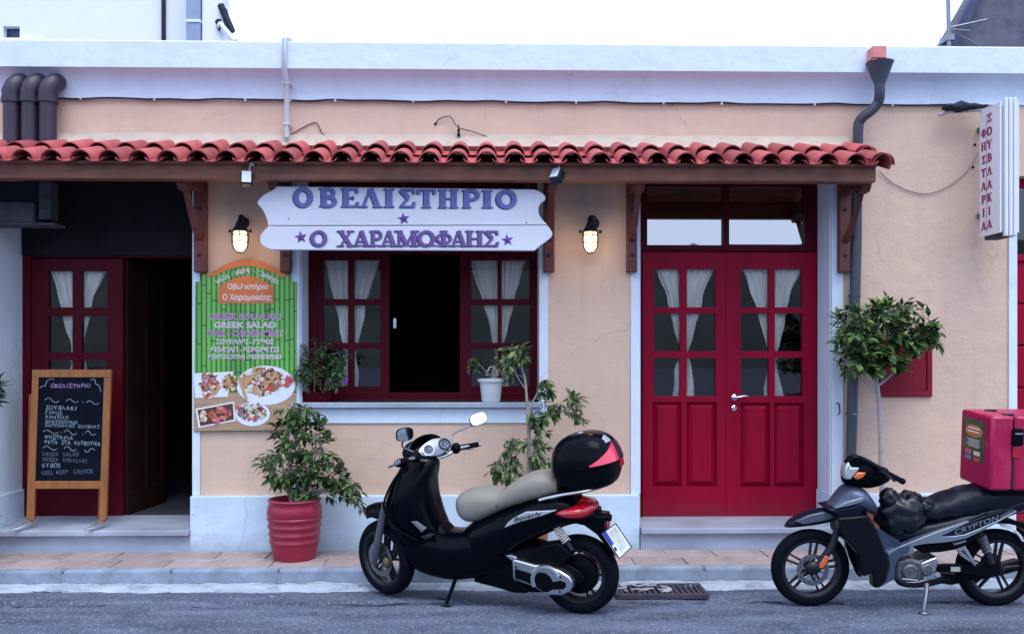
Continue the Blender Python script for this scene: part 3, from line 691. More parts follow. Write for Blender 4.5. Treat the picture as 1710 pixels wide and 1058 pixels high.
obj('shoulder', G().box(fX(335, 7)+.01, fX(372, 7.05), 7.05, 7.4, 4, 9), NW, ch)
bm_ = thing('roof_timbers', 'short dark slanting timbers sticking out against the sky beside the flue', 'timbers', (fX(375, 7), 7, 5.4))
for a, c in [((368, 8), (388, 54)), ((373, 16), (382, 46)), ((364, 34), (370, 50))]:
    p, q = at(*a, 7.0), at(*c, 7.0)
    obj('timber', G().tube([p, q], .055, 4), DGREY, bm_)
obj('strut', G().tube([at(366, 40, 7), at(392, 70, 7)], .06, 6), NW, bm_)
g2 = thing('grey_gable_house', 'rough grey gable with a dark edge behind the parapet at far right', 'house', (6, 6, 0))
GY = 6.0
GAB = mat('rough_grey_render', (.12, .12, .16), .95, var=.3, vscale=3, bump=.8, bscale=12, dark=(.05, .05, .08), dscale=2, damt=.7)
pa, pb, pc = at(1577, 78, GY), at(1622, 0, GY), at(1660, -66, GY)
obj('gable_wall', G().prism([(pa.x, GY, 0), (pa.x, GY, pa.z), (pb.x, GY, pb.z), (pc.x, GY, pc.z), (pc.x+6, GY, pc.z), (pc.x+6, GY, 0)], (0, .4, 0)), GAB, g2)
obj('verge', G().prism([(pa.x-.1, GY-.12, pa.z-.2), (pa.x+.06, GY-.12, pa.z-.2), (pc.x+.06, GY-.12, pc.z), (pc.x-.1, GY-.12, pc.z)], (0, .115, 0)), mat('slate_blue_verge', (.05, .06, .13), .7, var=.2), g2)
an = thing('antenna_mast', 'thin metal mast with stays standing at the foot of the grey gable', 'mast', at(1584, 70, GY-.3))
obj('pole', G().tube([at(1585, 85, GY-.3), at(1583, -10, GY-.3)], .03, 8), STEEL, an, smooth=True)
for a, c in [((1588, 50), (1636, 78)), ((1588, 50), (1620, 52)), ((1588, 46), (1648, 33))]:
    obj('stay', G().tube([at(*a, GY-.3), at(*c, GY-.3)], .014, 5), STEEL, an)
obj('bracket', G().box(at(1580, 60, GY-.3).x, at(1592, 60, GY-.3).x, GY-.34, GY-.1, at(1585, 68, GY-.3).z, at(1585, 58, GY-.3).z), STEEL, an)
# ================================================================ LETTERING
def arc(cx, cy, rx, ry, a0, a1, n=14): return [(cx+rx*math.cos(R(a0+(a1-a0)*i/n)), cy+ry*math.sin(R(a0+(a1-a0)*i/n))) for i in range(n+1)]
# glyph: width, strokes (points, weight 1 thick / 0 thin, serif ends as list of (x, y))
GL = {
 'Ο': (.86, [(arc(.43, .5, .33, .43, 0, 360, 28), 1, [])]),
 'Β': (.74, [([(.2, 0), (.2, 1)], 1, [(.2, 0), (.2, 1)]), ([(.2, .955)]+arc(.4, .75, .21, .205, 90, -90)+[(.2, .53)], .6, []), ([(.2, .51)]+arc(.42, .28, .25, .235, 90, -90)+[(.2, .045)], .7, [])]),
 'Ε': (.74, [([(.2, 0), (.2, 1)], 1, [(.2, 0), (.2, 1)]), ([(.1, .95), (.66, .95), (.66, .74)], .15, []), ([(.2, .5), (.5, .5), (.5, .6), (.5, .4)], .1, []), ([(.1, .05), (.69, .05), (.69, .28)], .15, [])]),
 'Λ': (.86, [([(.12, 0), (.42, 1)], 0, [(.12, 0)]), ([(.42, 1), (.72, 0)], 1, [(.72, 0)])]),
 'Ι': (.42, [([(.21, 0), (.21, 1)], 1, [(.21, 0), (.21, 1)])]),
 'Σ': (.76, [([(.68, .74), (.66, .95), (.12, .95)], .2, []), ([(.14, .95), (.44, .52)], 1, []), ([(.44, .5), (.13, .06)], .1, []), ([(.10, .05), (.66, .05), (.70, .3)], .25, [])]),
 'Τ': (.8, [([(.4, 0), (.4, .95)], 1, [(.4, 0)]), ([(.08, .72), (.08, .95), (.72, .95), (.72, .72)], .2, [])]),
 'Η': (.88, [([(.2, 0), (.2, 1)], 1, [(.2, 0), (.2, 1)]), ([(.68, 0), (.68, 1)], 1, [(.68, 0), (.68, 1)]), ([(.2, .5), (.68, .5)], .1, [])]),
 'Ρ': (.74, [([(.2, 0), (.2, 1)], 1, [(.2, 0), (.2, 1)]), ([(.2, .955)]+arc(.42, .71, .24, .245, 90, -90)+[(.2, .465)], .65, [])]),
 'Χ': (.84, [([(.14, 1), (.7, 0)], 1, [(.16, 1), (.68, 0)]), ([(.70, 1), (.14, 0)], 0, [(.68, 1), (.16, 0)])]),
 'Α': (.86, [([(.12, 0), (.42, 1)], 0, [(.12, 0)]), ([(.42, 1), (.72, 0)], 1, [(.72, 0)]), ([(.22, .32), (.62, .32)], .05, [])]),
 'Μ': (1.02, [([(.16, 0), (.16, 1)], .1, [(.16, 0), (.12, 1)]), ([(.16, 1), (.5, .1)], 1, []), ([(.5, .1), (.84, 1)], .1, []), ([(.84, 0), (.84, 1)], 1, [(.84, 0), (.88, 1)])]),
 'Φ': (.9, [([(.45, 0), (.45, 1)], 1, [(.45, 0), (.45, 1)]), (arc(.45, .5, .34, .29, 0, 360, 26), .5, [])]),
 'Υ': (.82, [([(.41, 0), (.41, .45)], 1, [(.41, 0)]), ([(.41, .42), (.13, 1)], 1, [(.15, 1)]), ([(.41, .42), (.69, 1)], 0, [(.67, 1)])]),
 'Κ': (.84, [([(.2, 0), (.2, 1)], 1, [(.2, 0), (.2, 1)]), ([(.22, .42), (.66, 1)], 0, [(.64, 1)]), ([(.36, .58), (.7, 0)], 1, [(.68, 0)])]),
 'Γ': (.66, [([(.2, 0), (.2, 1)], 1, []), ([(.2, .95), (.62, .95)], .2, [])]),
 'Π': (.88, [([(.2, 0), (.2, 1)], 1, []), ([(.68, 0), (.68, 1)], 1, []), ([(.2, .95), (.68, .95)], .2, [])]),
 'Ν': (.88, [([(.2, 0), (.2, 1)], 1, []), ([(.68, 0), (.68, 1)], 1, []), ([(.2, 1), (.68, 0)], 1, [])]),
 'Ψ': (.9, [([(.45, 0), (.45, 1)], 1, []), ([(.12, 1), (.16, .5), (.45, .36), (.74, .5), (.78, 1)], .5, [])]),
 'G': (.8, [(arc(.43, .5, .32, .43, 45, 320, 18)+[(.7, .45), (.48, .45)], .5, [])]),
 'R': (.74, [([(.2, 0), (.2, 1)], 1, []), ([(.2, .955)]+arc(.42, .74, .22, .215, 90, -90)+[(.2, .525)], .6, []), ([(.4, .52), (.66, 0)], 1, [])]),
 'L': (.66, [([(.2, 1), (.2, .05), (.64, .05)], 1, [])]),
 'S': (.66, [([(.56, .82), (.4, .96), (.2, .88), (.16, .7), (.34, .54), (.52, .4), (.54, .2), (.36, .05), (.12, .16)], .6, [])]),
 'D': (.8, [([(.2, 0), (.2, 1)], 1, []), ([(.2, .96)]+arc(.36, .5, .32, .46, 90, -90)+[(.2, .04)], .6, [])]),
 'W': (1., [([(.1, 1), (.3, 0), (.5, .7), (.7, 0), (.9, 1)], .5, [])]),
 'V': (.8, [([(.1, 1), (.4, 0), (.7, 1)], .5, [])]),
 'U': (.8, [([(.16, 1), (.18, .3), (.4, .04), (.62, .3), (.64, 1)], .5, [])]),
 'C': (.8, [(arc(.43, .5, .32, .43, 45, 315, 18), .5, [])]),
}
for a_, b_ in (('O', 'Ο'), ('B', 'Β'), ('E', 'Ε'), ('I', 'Ι'), ('T', 'Τ'), ('H', 'Η'), ('P', 'Ρ'), ('X', 'Χ'), ('A', 'Α'), ('M', 'Μ'), ('Y', 'Υ'), ('K', 'Κ'), ('N', 'Ν')): GL[a_] = GL[b_]
def ribbon(g, pts, wd, P, d0, d1, aspect=1.0):
    """flat stroke of width wd (in glyph units) along pts; P maps (x, y, depth) to space"""
    n = len(pts); closed = (Vector(pts[0])-Vector(pts[-1])).length < 1e-6 and n > 4
    q = [Vector(p) for p in pts]; L_, R_ = [], []
    for i in range(n):
        a, c = (q[i-1] if i else (q[-2] if closed else q[0])), (q[i+1] if i < n-1 else (q[1] if closed else q[-1]))
        t0, t1 = q[i]-a, c-q[i]
        t = (t0.normalized() if t0.length else Vector((0, 0)))+(t1.normalized() if t1.length else Vector((0, 0))); t.normalize()
        nn = Vector((-t.y, t.x)); ref = t1 if t1.length else t0; k = 1/max(.6, abs(nn.dot(Vector((-ref.y, ref.x)).normalized())))
        L_.append(q[i]+nn*wd/2*k); R_.append(q[i]-nn*wd/2*k)
    vs = [P(p.x, p.y, d0) for p in L_]+[P(p.x, p.y, d0) for p in R_]+[P(p.x, p.y, d1) for p in L_]+[P(p.x, p.y, d1) for p in R_]
    fs = []
    for i in range(n-1):
        fs += [(i, i+1, n+i+1, n+i), (2*n+i, 3*n+i, 3*n+i+1, 2*n+i+1), (i, 2*n+i, 2*n+i+1, i+1), (n+i, n+i+1, 3*n+i+1, 3*n+i)]
    if not closed: fs += [(0, n, 3*n, 2*n), (n-1, 3*n-1, 4*n-1, 2*n-1)]
    g.add(vs, fs)
def glyph(c, P, thick=.2, thin=.085, serif=True, dep=1.0):
    """one letter in the unit box; dep scales the little depth steps between its strokes"""
    g = G(); k = 0
    for pts, wt, sf in GL[c][1]:
        ribbon(g, pts, thin+(thick-thin)*wt, P, 0, 1-.03*k*dep); k += 1
        if serif:
            for x, y in sf:
                yy = .035 if y < .5 else .965
                ribbon(g, [(x-.185, yy), (x+.185, yy)], .085, P, 0, 1-.03*k*dep); k += 1
    return g
def font_text(body, size, bold=0., shear=0., ay='CENTER'):
    cu = bpy.data.curves.new('t', 'FONT'); cu.body = body; cu.size = size; cu.offset = bold; cu.align_x = 'CENTER'; cu.align_y = ay; cu.extrude = .0005; cu.resolution_u = 3; cu.shear = shear
    o = bpy.data.objects.new('t', cu); COL.objects.link(o); dg = bpy.context.evaluated_depsgraph_get()
    me = bpy.data.meshes.new_from_object(o.evaluated_get(dg)); g = G()
    g.v = [tuple(v.co) for v in me.vertices]; g.f = [tuple(p.vertices) for p in me.polygons]
    bpy.data.objects.remove(o); bpy.data.curves.remove(cu); bpy.data.meshes.remove(me); return g
FACE = Matrix(((1, 0, 0, 0), (0, 0, -1, 0), (0, 1, 0, 0), (0, 0, 0, 1)))      # text plane stood up, facing the street
def fit_text(body, cx, cz, y, wid, hgt, bold=0., M=None):
    g = font_text(body, 1.0, bold); xs = [v[0] for v in g.v]; ys = [v[1] for v in g.v]
    sx, sy = wid/(max(xs)-min(xs)), hgt/(max(ys)-min(ys)); mx_, my_ = (max(xs)+min(xs))/2, (max(ys)+min(ys))/2
    g.v = [((p[0]-mx_)*sx, (p[1]-my_)*sy, p[2]) for p in g.v]
    return g.xf((M or Matrix.Translation((cx, y, cz))) @ FACE) if M is None else g.xf(M)

# ================================================================ MAIN SIGN BOARD
SY = -.50
bp = lambda px, py, Y=SY: Vector((fX(px, Y), Y, fZ(px, py, Y)))
z7 = lambda x, y: (420+x/2.519, 280+y/2.519)
top = [(105, 78), (92, 92), (60, 108), (36, 128), (25, 150), (46, 176), (62, 210), (70, 243)]
lft2 = [(70, 246), (52, 265), (36, 288), (38, 316), (56, 334), (85, 345)]
rgt2 = [(1190, 349), (1206, 335), (1236, 312), (1260, 292), (1265, 272), (1246, 243)]
rgt1 = [(1245, 240), (1216, 208), (1207, 180), (1215, 150), (1234, 136), (1233, 116), (1207, 97), (1190, 91)]
sign = thing('shop_sign', 'wide white scalloped board with violet Greek letters hung under the awning above the window', 'sign', tuple(bp(676, 418)))
SIGNW = mat('sign_white_wood', (.70, .72, .78), .6, var=.06, vscale=6, bump=.12, bscale=14, stretch=(.15, 1, 1), dark=(.45, .45, .55), dscale=4, damt=.2)
def plank(pts):
    pts = [bp(*z7(*p)) for p in pts]; obj('plank', G().prism(pts, (0, .04, 0)), SIGNW, sign, bevel=.008, seg=3)
def curve2(P): return [tuple(p)[:2] for p in smooth_path([(a, c, 0) for a, c in P], 4)]
plank(curve2(rgt1)+curve2(top))
plank(curve2(lft2)+curve2(rgt2))
for a in (150, 640, 1160):
    q = bp(*z7(a, 88)); obj('hanger', G().box(q.x-.02, q.x+.02, SY+.042, SY+.052, q.z-.05, 3.05), DGREY, sign)
VIO1 = mat('blue_violet_letter', (.12, .13, .38), .5, var=.2, vscale=30, bump=.2)
VIO2 = mat('purple_letter', (.135, .07, .27), .5, var=.2, vscale=30)
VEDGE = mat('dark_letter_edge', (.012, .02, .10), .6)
def sign_letter(c, x0, x1, y0, y1, m, thick, back=False):
    a, c2 = bp(*z7(x0, y1)), bp(*z7(x1, y0)); wd = GL[c][0]
    P = lambda x, y, d: Vector((a.x+(c2.x-a.x)*x/wd, SY-.001-.009*d, a.z+(c2.z-a.z)*y))
    o = obj('letter', glyph(c, P, thick), m, sign)
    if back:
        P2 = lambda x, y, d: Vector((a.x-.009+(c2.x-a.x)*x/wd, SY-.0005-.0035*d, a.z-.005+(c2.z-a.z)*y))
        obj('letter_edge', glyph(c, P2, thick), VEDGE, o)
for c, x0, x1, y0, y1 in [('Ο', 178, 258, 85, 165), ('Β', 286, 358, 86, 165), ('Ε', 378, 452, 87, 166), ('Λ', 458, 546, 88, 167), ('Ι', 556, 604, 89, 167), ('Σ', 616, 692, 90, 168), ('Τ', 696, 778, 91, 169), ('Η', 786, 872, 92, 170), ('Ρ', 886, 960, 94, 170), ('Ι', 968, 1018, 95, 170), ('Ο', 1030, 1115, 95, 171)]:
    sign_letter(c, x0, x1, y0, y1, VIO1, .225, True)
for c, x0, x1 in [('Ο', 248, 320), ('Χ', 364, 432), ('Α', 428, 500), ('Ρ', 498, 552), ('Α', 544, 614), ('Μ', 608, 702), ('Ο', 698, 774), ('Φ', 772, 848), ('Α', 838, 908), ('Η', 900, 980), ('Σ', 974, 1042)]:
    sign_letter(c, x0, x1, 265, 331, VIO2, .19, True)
ul0, ul1 = bp(*z7(402, 327)), bp(*z7(1038, 331))
obj('underline', G().box(ul0.x, ul1.x, SY-.0065, SY-.0005, ul1.z-.002, ul0.z+.006), VIO2, sign)
STAR = mat('violet_star', (.14, .05, .32), .45, var=.2)
for x, y, r in ((208, 292, 27), (640, 215, 26), (1076, 304, 26)):
    c = bp(*z7(x, y)); rr = r/2.519/214; pts = []; apex = Vector((c.x, SY-.016, c.z))
    for k in range(10):
        a = R(90+36*k+8); q = rr if k % 2 == 0 else rr*.42; pts.append(Vector((c.x+q*math.cos(a), SY-.003, c.z+q*math.sin(a))))
    g = G().add(pts+[apex]+[Vector((p.x, SY-.0005, p.z)) for p in pts], [(k, (k+1) % 10, 10) for k in range(10)]+[(k, 11+k, 11+(k+1) % 10, (k+1) % 10) for k in range(10)])
    obj('star', g, STAR, sign)
for x, y in ((157, 215), (1156, 230), (660, 100), (640, 330)):
    obj('screw', G().lathe([(.006, 0), (.005, .003)], Matrix.Translation(bp(*z7(x, y))) @ Matrix.Rotation(R(90), 4, 'X'), 8), DGREY, sign)

# ================================================================ PROJECTING LIGHT-BOX SIGN
LXp = fX(1636, -.14); ya, yb_ = -.14, -.44
zb2, zt3 = 2.68, 3.72
lb = thing('light_box_sign', 'white projecting light box with vertical red Greek letters by the picture edge', 'sign', (LXp+.08, ya, zb2))
BOXW = mat('white_box_metal', (.74, .77, .80), .4, var=.04)
FACEM = mat('white_acrylic_face', (.80, .80, .84), .25)
th_ = .155
obj('case', G().box(LXp+.018, LXp+th_-.018, yb_+.02, ya-.004, zb2+.012, zt3-.012), BOXW, lb, bevel=.006)
for xx in (LXp, LXp+th_-.014):
    obj('face', G().box(xx, xx+.014, yb_+.002, ya, zb2, zt3), FACEM, lb, bevel=.003)
for k in range(3):
    a = LXp+.028+.036*k; obj('edge_profile', G().box(a, a+.028, yb_-.022, yb_+.018, zb2-.03, zt3+.03), BOXW, lb, bevel=.008)
obj('bottom_tray', G().box(LXp+.02, LXp+th_-.02, yb_+.03, ya-.03, zb2-.028, zb2+.010), GRIME, lb, bevel=.008)
for zq in (zb2+.2, zt3-.12):
    obj('mount_arm', G().box(LXp+.05, LXp+.09, ya-.006, -.001, zq-.018, zq+.018), STEEL, lb)
LETR = mat('crimson_letter', (.30, .01, .09), .5)
def side_letter(c, yc, z0, hgt, wd):
    ww = GL[c][0]
    P = lambda x, y, d: Vector((LXp-.0008-.0028*d, yc+wd/2*ww-x*wd, z0+y*hgt))
    obj('letter', glyph(c, P, .22, .11), LETR, lb)
zz_t, n1 = zt3-.14, 'ΦΗΣΤΑΡΙΑ'
stp = (zz_t-.03-zb2)/8
for k, c in enumerate(n1): side_letter(c, ya-.062, zz_t-stp*(k+.8), stp*.62, .085)
zz_t2 = zt3-.035; stp2 = (zz_t2-.035-zb2)/9
for k, c in enumerate('ΣΟΥΒΛΑΚΙΑ'): side_letter(c, ya-.148, zz_t2-stp2*(k+.8), stp2*.62, .085)
obj('divider', G().box(LXp-.002, LXp-.0005, ya-.108, ya-.104, zb2+.03, zt3-.05), LETR, lb)
# tattered dark awning roller beside it
rl = thing('torn_canvas_roll', 'torn dark canvas roll on a bar left of the light box, under the white band', 'canvas roll', (fX(1600), -.1, fZ(1600, 185)))
ra, rb2 = pf(1572, 187, -.12), pf(1642, 180, -.14)
obj('bar', G().tube([pf(1568, 192, -.10), pf(1585, 187, -.12), pf(1640, 184, -.14)], .014, 8), mat('pinkish_bar', (.45, .36, .38), .6), rl, smooth=True)
g = G(); rings = []
for i in range(16):
    t = i/15; p = pf(1576+70*t, 180-2*t, -.13); h_ = .028+.012*mn.noise(Vector((t*7, 1, 0)))
    h_ *= (.35+1.2*math.sin(math.pi*min(1, t*1.1+.05)))
    rings.append([p+Vector((0, .05*math.cos(q)+.01*mn.noise(Vector((t*9, q, 2))), max(.006, h_)*math.sin(q)+.012*mn.noise(Vector((t*6, q, 5))))) for q in [2*math.pi*j/10 for j in range(10)]])
obj('canvas', g.loft(rings), mat('dark_canvas', (.015, .017, .03), .9, var=.4, vscale=20), rl, smooth=True)
obj('shred', G().prism([pf(1600, 178, -.15), pf(1612, 176, -.15), pf(1601, 169, -.15)], (0, .01, 0)), SIGNW, rl)

# ================================================================ MENU POSTER
PY_ = -.035
qp = lambda px, py, d=0.: Vector((fX(px, PY_), PY_-d, fZ(px, py, PY_)))
BAMB = mat('bamboo_print', (.045, .30, .07), .5)
def bamboo(m):
    t = m.node_tree; N, L = t.nodes, t.links; p = N['Principled BSDF']; tc = N.new('ShaderNodeTexCoord'); sx = N.new('ShaderNodeSeparateXYZ'); L.new(tc.outputs['Object'], sx.inputs[0])
    def math_(op, a, bb=None):
        n = N.new('ShaderNodeMath'); n.operation = op
        for i, v in enumerate((a, bb)):
            if v is None: continue
            if isinstance(v, (int, float)): n.inputs[i].default_value = v
            else: L.new(v, n.inputs[i])
        return n.outputs[0]
    xs = math_('MULTIPLY', sx.outputs[0], 1/.040); fr_ = math_('FRACT', xs); fl = math_('FLOOR', xs)
    wn = N.new('ShaderNodeTexWhiteNoise'); wn.noise_dimensions = '1D'; L.new(fl, wn.inputs[1])
    edge = math_('ABSOLUTE', math_('SUBTRACT', fr_, .5)); mr = N.new('ShaderNodeMapRange'); mr.inputs[1].default_value = .2; mr.inputs[2].default_value = .5; mr.inputs[3].default_value = 1; mr.inputs[4].default_value = .08; L.new(edge, mr.inputs[0])
    zj = math_('FRACT', math_('ADD', math_('MULTIPLY', sx.outputs[2], 3.0), math_('MULTIPLY', wn.outputs[0], 7.3)))
    jn = math_('LESS_THAN', zj, .035)
    tone = math_('MULTIPLY', mr.outputs[0], math_('ADD', .65, math_('MULTIPLY', wn.outputs[0], .6)))
    tone = math_('MULTIPLY', tone, math_('SUBTRACT', 1.0, math_('MULTIPLY', jn, .7)))
    mx = N.new('ShaderNodeMix'); mx.data_type = 'RGBA'; L.new(tone, mx.inputs[0]); mx.inputs[6].default_value = (.004, .03, .012, 1); mx.inputs[7].default_value = (.15, .50, .08, 1); L.new(mx.outputs[2], p.inputs['Base Color'])
bamboo(BAMB)
po = thing('menu_poster', 'arched green bamboo menu board with souvlaki dishes on the pier beside the dark doorway', 'poster', tuple(qp(410, 720)))
arch = [(468+ (356-468)*t, 456-38*math.sin(math.pi*t)**.9 if 0 < t < 1 else 456) for t in [i/16 for i in range(17)]]
shape = [(323, 720), (494, 718), (495, 470), (486, 470), (486, 458), (470, 456)]+[(468-(468-356)*t, 456-23*math.sin(math.pi*t)) for t in [i/14 for i in range(15)]]+[(346, 456), (335, 458), (335, 470), (326, 470)]
obj('board', G().prism([qp(*p) for p in shape], (0, .016, 0)), BAMB, po, bevel=.003)
ORG = mat('orange_print', (.62, .17, .05), .5, var=.06)
WPR = mat('white_print', (.80, .80, .80), .5); PURP = mat('purple_print', (.48, .05, .42), .5); GRYP = mat('pinkgrey_print', (.74, .56, .64), .5); GRNP = mat('grey_print', (.66, .72, .68), .5)
def flat(name, pts, m, d, parent=None, th=.0012): return obj(name, G().prism([qp(a, c, d) for a, c in pts], (0, -th, 0)), m, parent or po)
outer = [(352+(474-352)*t, 459-30*math.sin(math.pi*t)) for t in [i/18 for i in range(19)]]
inner = [(474-(474-352)*t, 460-19*math.sin(math.pi*t)) for t in [i/18 for i in range(19)]]
band = [(342+(484-342)*t, 460-26*math.sin(math.pi*t)) for t in [i/20 for i in range(21)]]
g = G(); n = 24
pts_o = [(343+(483-343)*t, 462-30*math.sin(math.pi*t)) for t in [i/n for i in range(n+1)]]
pts_i = [(355+(471-355)*t, 462-18*math.sin(math.pi*t)) for t in [i/n for i in range(n+1)]]
for i in range(n): g.prism([qp(*pts_o[i], .001), qp(*pts_o[i+1], .001), qp(*pts_i[i+1], .001), qp(*pts_i[i], .001)], (0, -.003, 0))
obj('arch_band', g, ORG, po)
pl = [(365, 506), (457, 506), (457, 479)]+[(457-(457-365)*t, 478-17*math.sin(math.pi*t)) for t in [i/14 for i in range(1, 14)]]+[(365, 479)]
flat('name_panel', pl, ORG, .001)
def ptxt(name, body, px, py, wpx, hpx, m, d=.003, bold=.012):
    c = qp(px, py, d); s = 200; obj(name, fit_text(body, c.x, c.z, c.y, wpx/s, hpx/s, bold), m, po)['kind'] = 'stuff'
ptxt('lettering', 'Οβελιστήριο', 414, 479, 66, 12, WPR); ptxt('lettering', 'Ο Χαραμοφάης', 413, 497, 80, 13, WPR)
# curved motto
motto = 'γεύση - μεράκι - ποιότητα'; g = G()
for i, ch_ in enumerate(motto):
    if ch_ == ' ': continue
    t = (i+.5)/len(motto); x = 363+(462-363)*t; y = 474-19*math.sin(math.pi*t); sl = -19*math.pi*math.cos(math.pi*t)/(462-363)
    gg = font_text(ch_, .056, .0006, ay='BOTTOM_BASELINE'); c = qp(x, y, .003)
    gg.xf(Matrix.Translation(c) @ FACE @ Matrix.Rotation(math.atan(-sl), 4, 'Z')); g.add(gg.v, gg.f)
obj('lettering', g, WPR, po)['kind'] = 'stuff'
for body, py, wpx, hpx, m in [('GREEK SOUVLAKI', 528, 115, 9, PURP), ('GREEK SALAD', 542, 100, 9, GRYP), ('PORK - CHICKEN MEAT', 556, 122, 9, PURP), ('ΣΟΥΒΛΑΚΙ - ΓΥΡΟΣ', 570, 94, 8, GRYP), ('ΚΕΜΠΑΠ - ΚΟΚΟΡΕΤΣΙ', 583, 110, 8, GRYP), ('ΚΟΝΤΟΣΟΥΒΛΙ - ΚΟΤΟΠΟΥΛΟ', 595, 118, 7, GRYP)]:
    ptxt('letter_outline', body, 409.3, py+.4, wpx+2, hpx+1.6, GRNP, .0015, .04); ptxt('lettering', body, 409, py, wpx, hpx, m, .0045, .006)
# printed photographs of the dishes
TABLE = mat('wood_print', (.42, .27, .17), .5, var=.3, vscale=10, stretch=(.5, 1, 6))
flat('table_print', [(324, 719), (494, 717), (494, 655), (324, 655)], TABLE, .0008)
def oval(cx, cy, rx, ry, n=26): return [(cx+rx*math.cos(2*math.pi*i/n), cy+ry*math.sin(2*math.pi*i/n)) for i in range(n)]
PLATE = mat('plate_print', (.78, .82, .88), .5, var=.06, vscale=14)
flat('paper_print', [(324, 623), (390, 620), (380, 662), (326, 664)], PLATE, .002)
flat('plate_print', [(a, min(c, 676)) for a, c in oval(444, 643, 49, 33)], PLATE, .0026)
flat('bowl_print', oval(422, 691, 29, 20), PLATE, .0034)
flat('card_print', [(327, 682), (391, 670), (394, 702), (332, 714)], PLATE, .0040)
flat('card_print', [(330, 684), (389, 673), (391, 700), (335, 711)], mat('dark_print', (.12, .03, .02), .5), .0045)
FOOD = [mat('food_print_%s' % n_, c, .5) for n_, c in (('brown', (.32, .13, .06)), ('tan', (.55, .33, .15)), ('dark', (.10, .03, .02)), ('red', (.50, .07, .05)), ('pale', (.70, .62, .50)), ('green', (.16, .25, .08)), ('pink', (.62, .10, .22)), ('violet', (.30, .14, .28)))]
bits = {k: G() for k in range(len(FOOD))}; dd = .0050
def chunks(cx, cy, rx, ry, n, pal, smin=2, smax=6):
    global dd
    for _ in range(n):
        a, r = rnd.uniform(0, 6.283), rnd.random()**.5; x, y = cx+rx*r*math.cos(a), cy+ry*r*math.sin(a); s = rnd.uniform(smin, smax); q = rnd.uniform(0, 3.14); e = rnd.uniform(.3, .8)
        pts = []
        for k in range(5):
            b2 = k*1.2566+rnd.uniform(-.3, .3); ux, uy = s*math.cos(b2), s*e*math.sin(b2); pts.append(qp(x+ux*math.cos(q)-uy*math.sin(q), y+ux*math.sin(q)+uy*math.cos(q), dd))
        bits[rnd.choice(pal)].prism(pts, (0, -.0003, 0)); dd += .000012
chunks(349, 643, 17, 19, 90, [0, 1, 2, 3, 4, 7, 1, 0]); chunks(384, 640, 12, 15, 50, [0, 1, 4, 2]); chunks(440, 636, 33, 22, 190, [0, 0, 1, 1, 2, 4, 3], 2, 7)
chunks(481, 636, 8, 8, 18, [6, 6, 3]); chunks(421, 687, 24, 13, 100, [4, 5, 7, 2, 3, 4]); chunks(368, 692, 18, 13, 60, [3, 0, 6, 2, 1]); chunks(343, 694, 9, 9, 16, [4, 4, 1])
for (xa, ya2, xb, yb2) in ((399, 628, 412, 666), (404, 640, 436, 618), (408, 645, 428, 622)):
    v = Vector((xb-xa, yb2-ya2)).normalized(); nn = Vector((-v.y, v.x))*2.4
    bits[1].prism([qp(xa+nn.x, ya2+nn.y, dd), qp(xb+nn.x, yb2+nn.y, dd), qp(xb-nn.x, yb2-nn.y, dd), qp(xa-nn.x, ya2-nn.y, dd)], (0, -.0004, 0)); dd += .0002
for k, g in bits.items():
    if g.v: o = obj('food_print', g, FOOD[k], po); o['kind'] = 'stuff'

# ================================================================ CHALKBOARD
CBY = -.02
cbz = STZ-.002
cb_ = thing('chalkboard', 'pine-framed chalkboard menu on clawed feet standing on the left doorstep', 'chalkboard', (fX(113, CBY), CBY, cbz))
PINE = mat('orange_pine', (.29, .105, .026), .5, var=.25, vscale=8, stretch=(4, 4, .6), bump=.1)
SLATE = mat('blackboard', (.004, .006, .014), .9, spec=.1, var=.4, vscale=5)
tilt = lambda px, py, d=0.: Vector((fX(px, CBY), CBY+.05*(fZ(px, py, CBY)-cbz)/1.2-d, fZ(px, py, CBY)))
def rail(pts, d=.0, th=.03): return obj('frame_rail', G().prism([tilt(*p, d) for p in pts], (0, th, 0)), PINE, cb_, bevel=.004)
rail([(48, 618), (59, 618), (56, 868), (43, 868)]); rail([(169, 619), (181, 619), (177, 868), (165, 868)])
rail([(48, 617), (181, 617), (181, 630), (48, 630)], .004); rail([(57, 803), (167, 803), (167, 816), (57, 816)], .002)
obj('slate', G().prism([tilt(57, 628, -.008), tilt(171, 628, -.008), tilt(168, 806, -.008), tilt(55, 806, -.008)], (0, .01, 0)), SLATE, cb_)
for px in (47, 168):
    q = tilt(px, 866)
    obj('foot', G().tube([(q.x+.02, q.y+.02, cbz+.05), (q.x, q.y-.03, cbz+.04), (q.x-.04, q.y-.10, cbz+.018), (q.x-.07, q.y-.14, cbz+.012)], [.022, .022, .016, .008], 8), ALU, cb_, smooth=True)
obj('back_leg', G().prism([(fX(40), CBY+.10, cbz+1.1), (fX(46), CBY+.10, cbz+1.1), (fX(21), CBY+.30, cbz+.015), (fX(15), CBY+.30, cbz+.015)], (0, .02, 0)).prism([(fX(163), CBY+.10, cbz+1.1), (fX(169), CBY+.10, cbz+1.1), (fX(144), CBY+.30, cbz+.015), (fX(138), CBY+.30, cbz+.015)], (0, .02, 0)), PINE, cb_)
CHALK = mat('chalk', (.20, .26, .32), .95, var=.4, vscale=60); CHALKP = mat('faint_chalk', (.075, .10, .15), .95, var=.4, vscale=60); CHALKV = mat('violet_chalk', (.30, .20, .38), .95, var=.3, vscale=60)
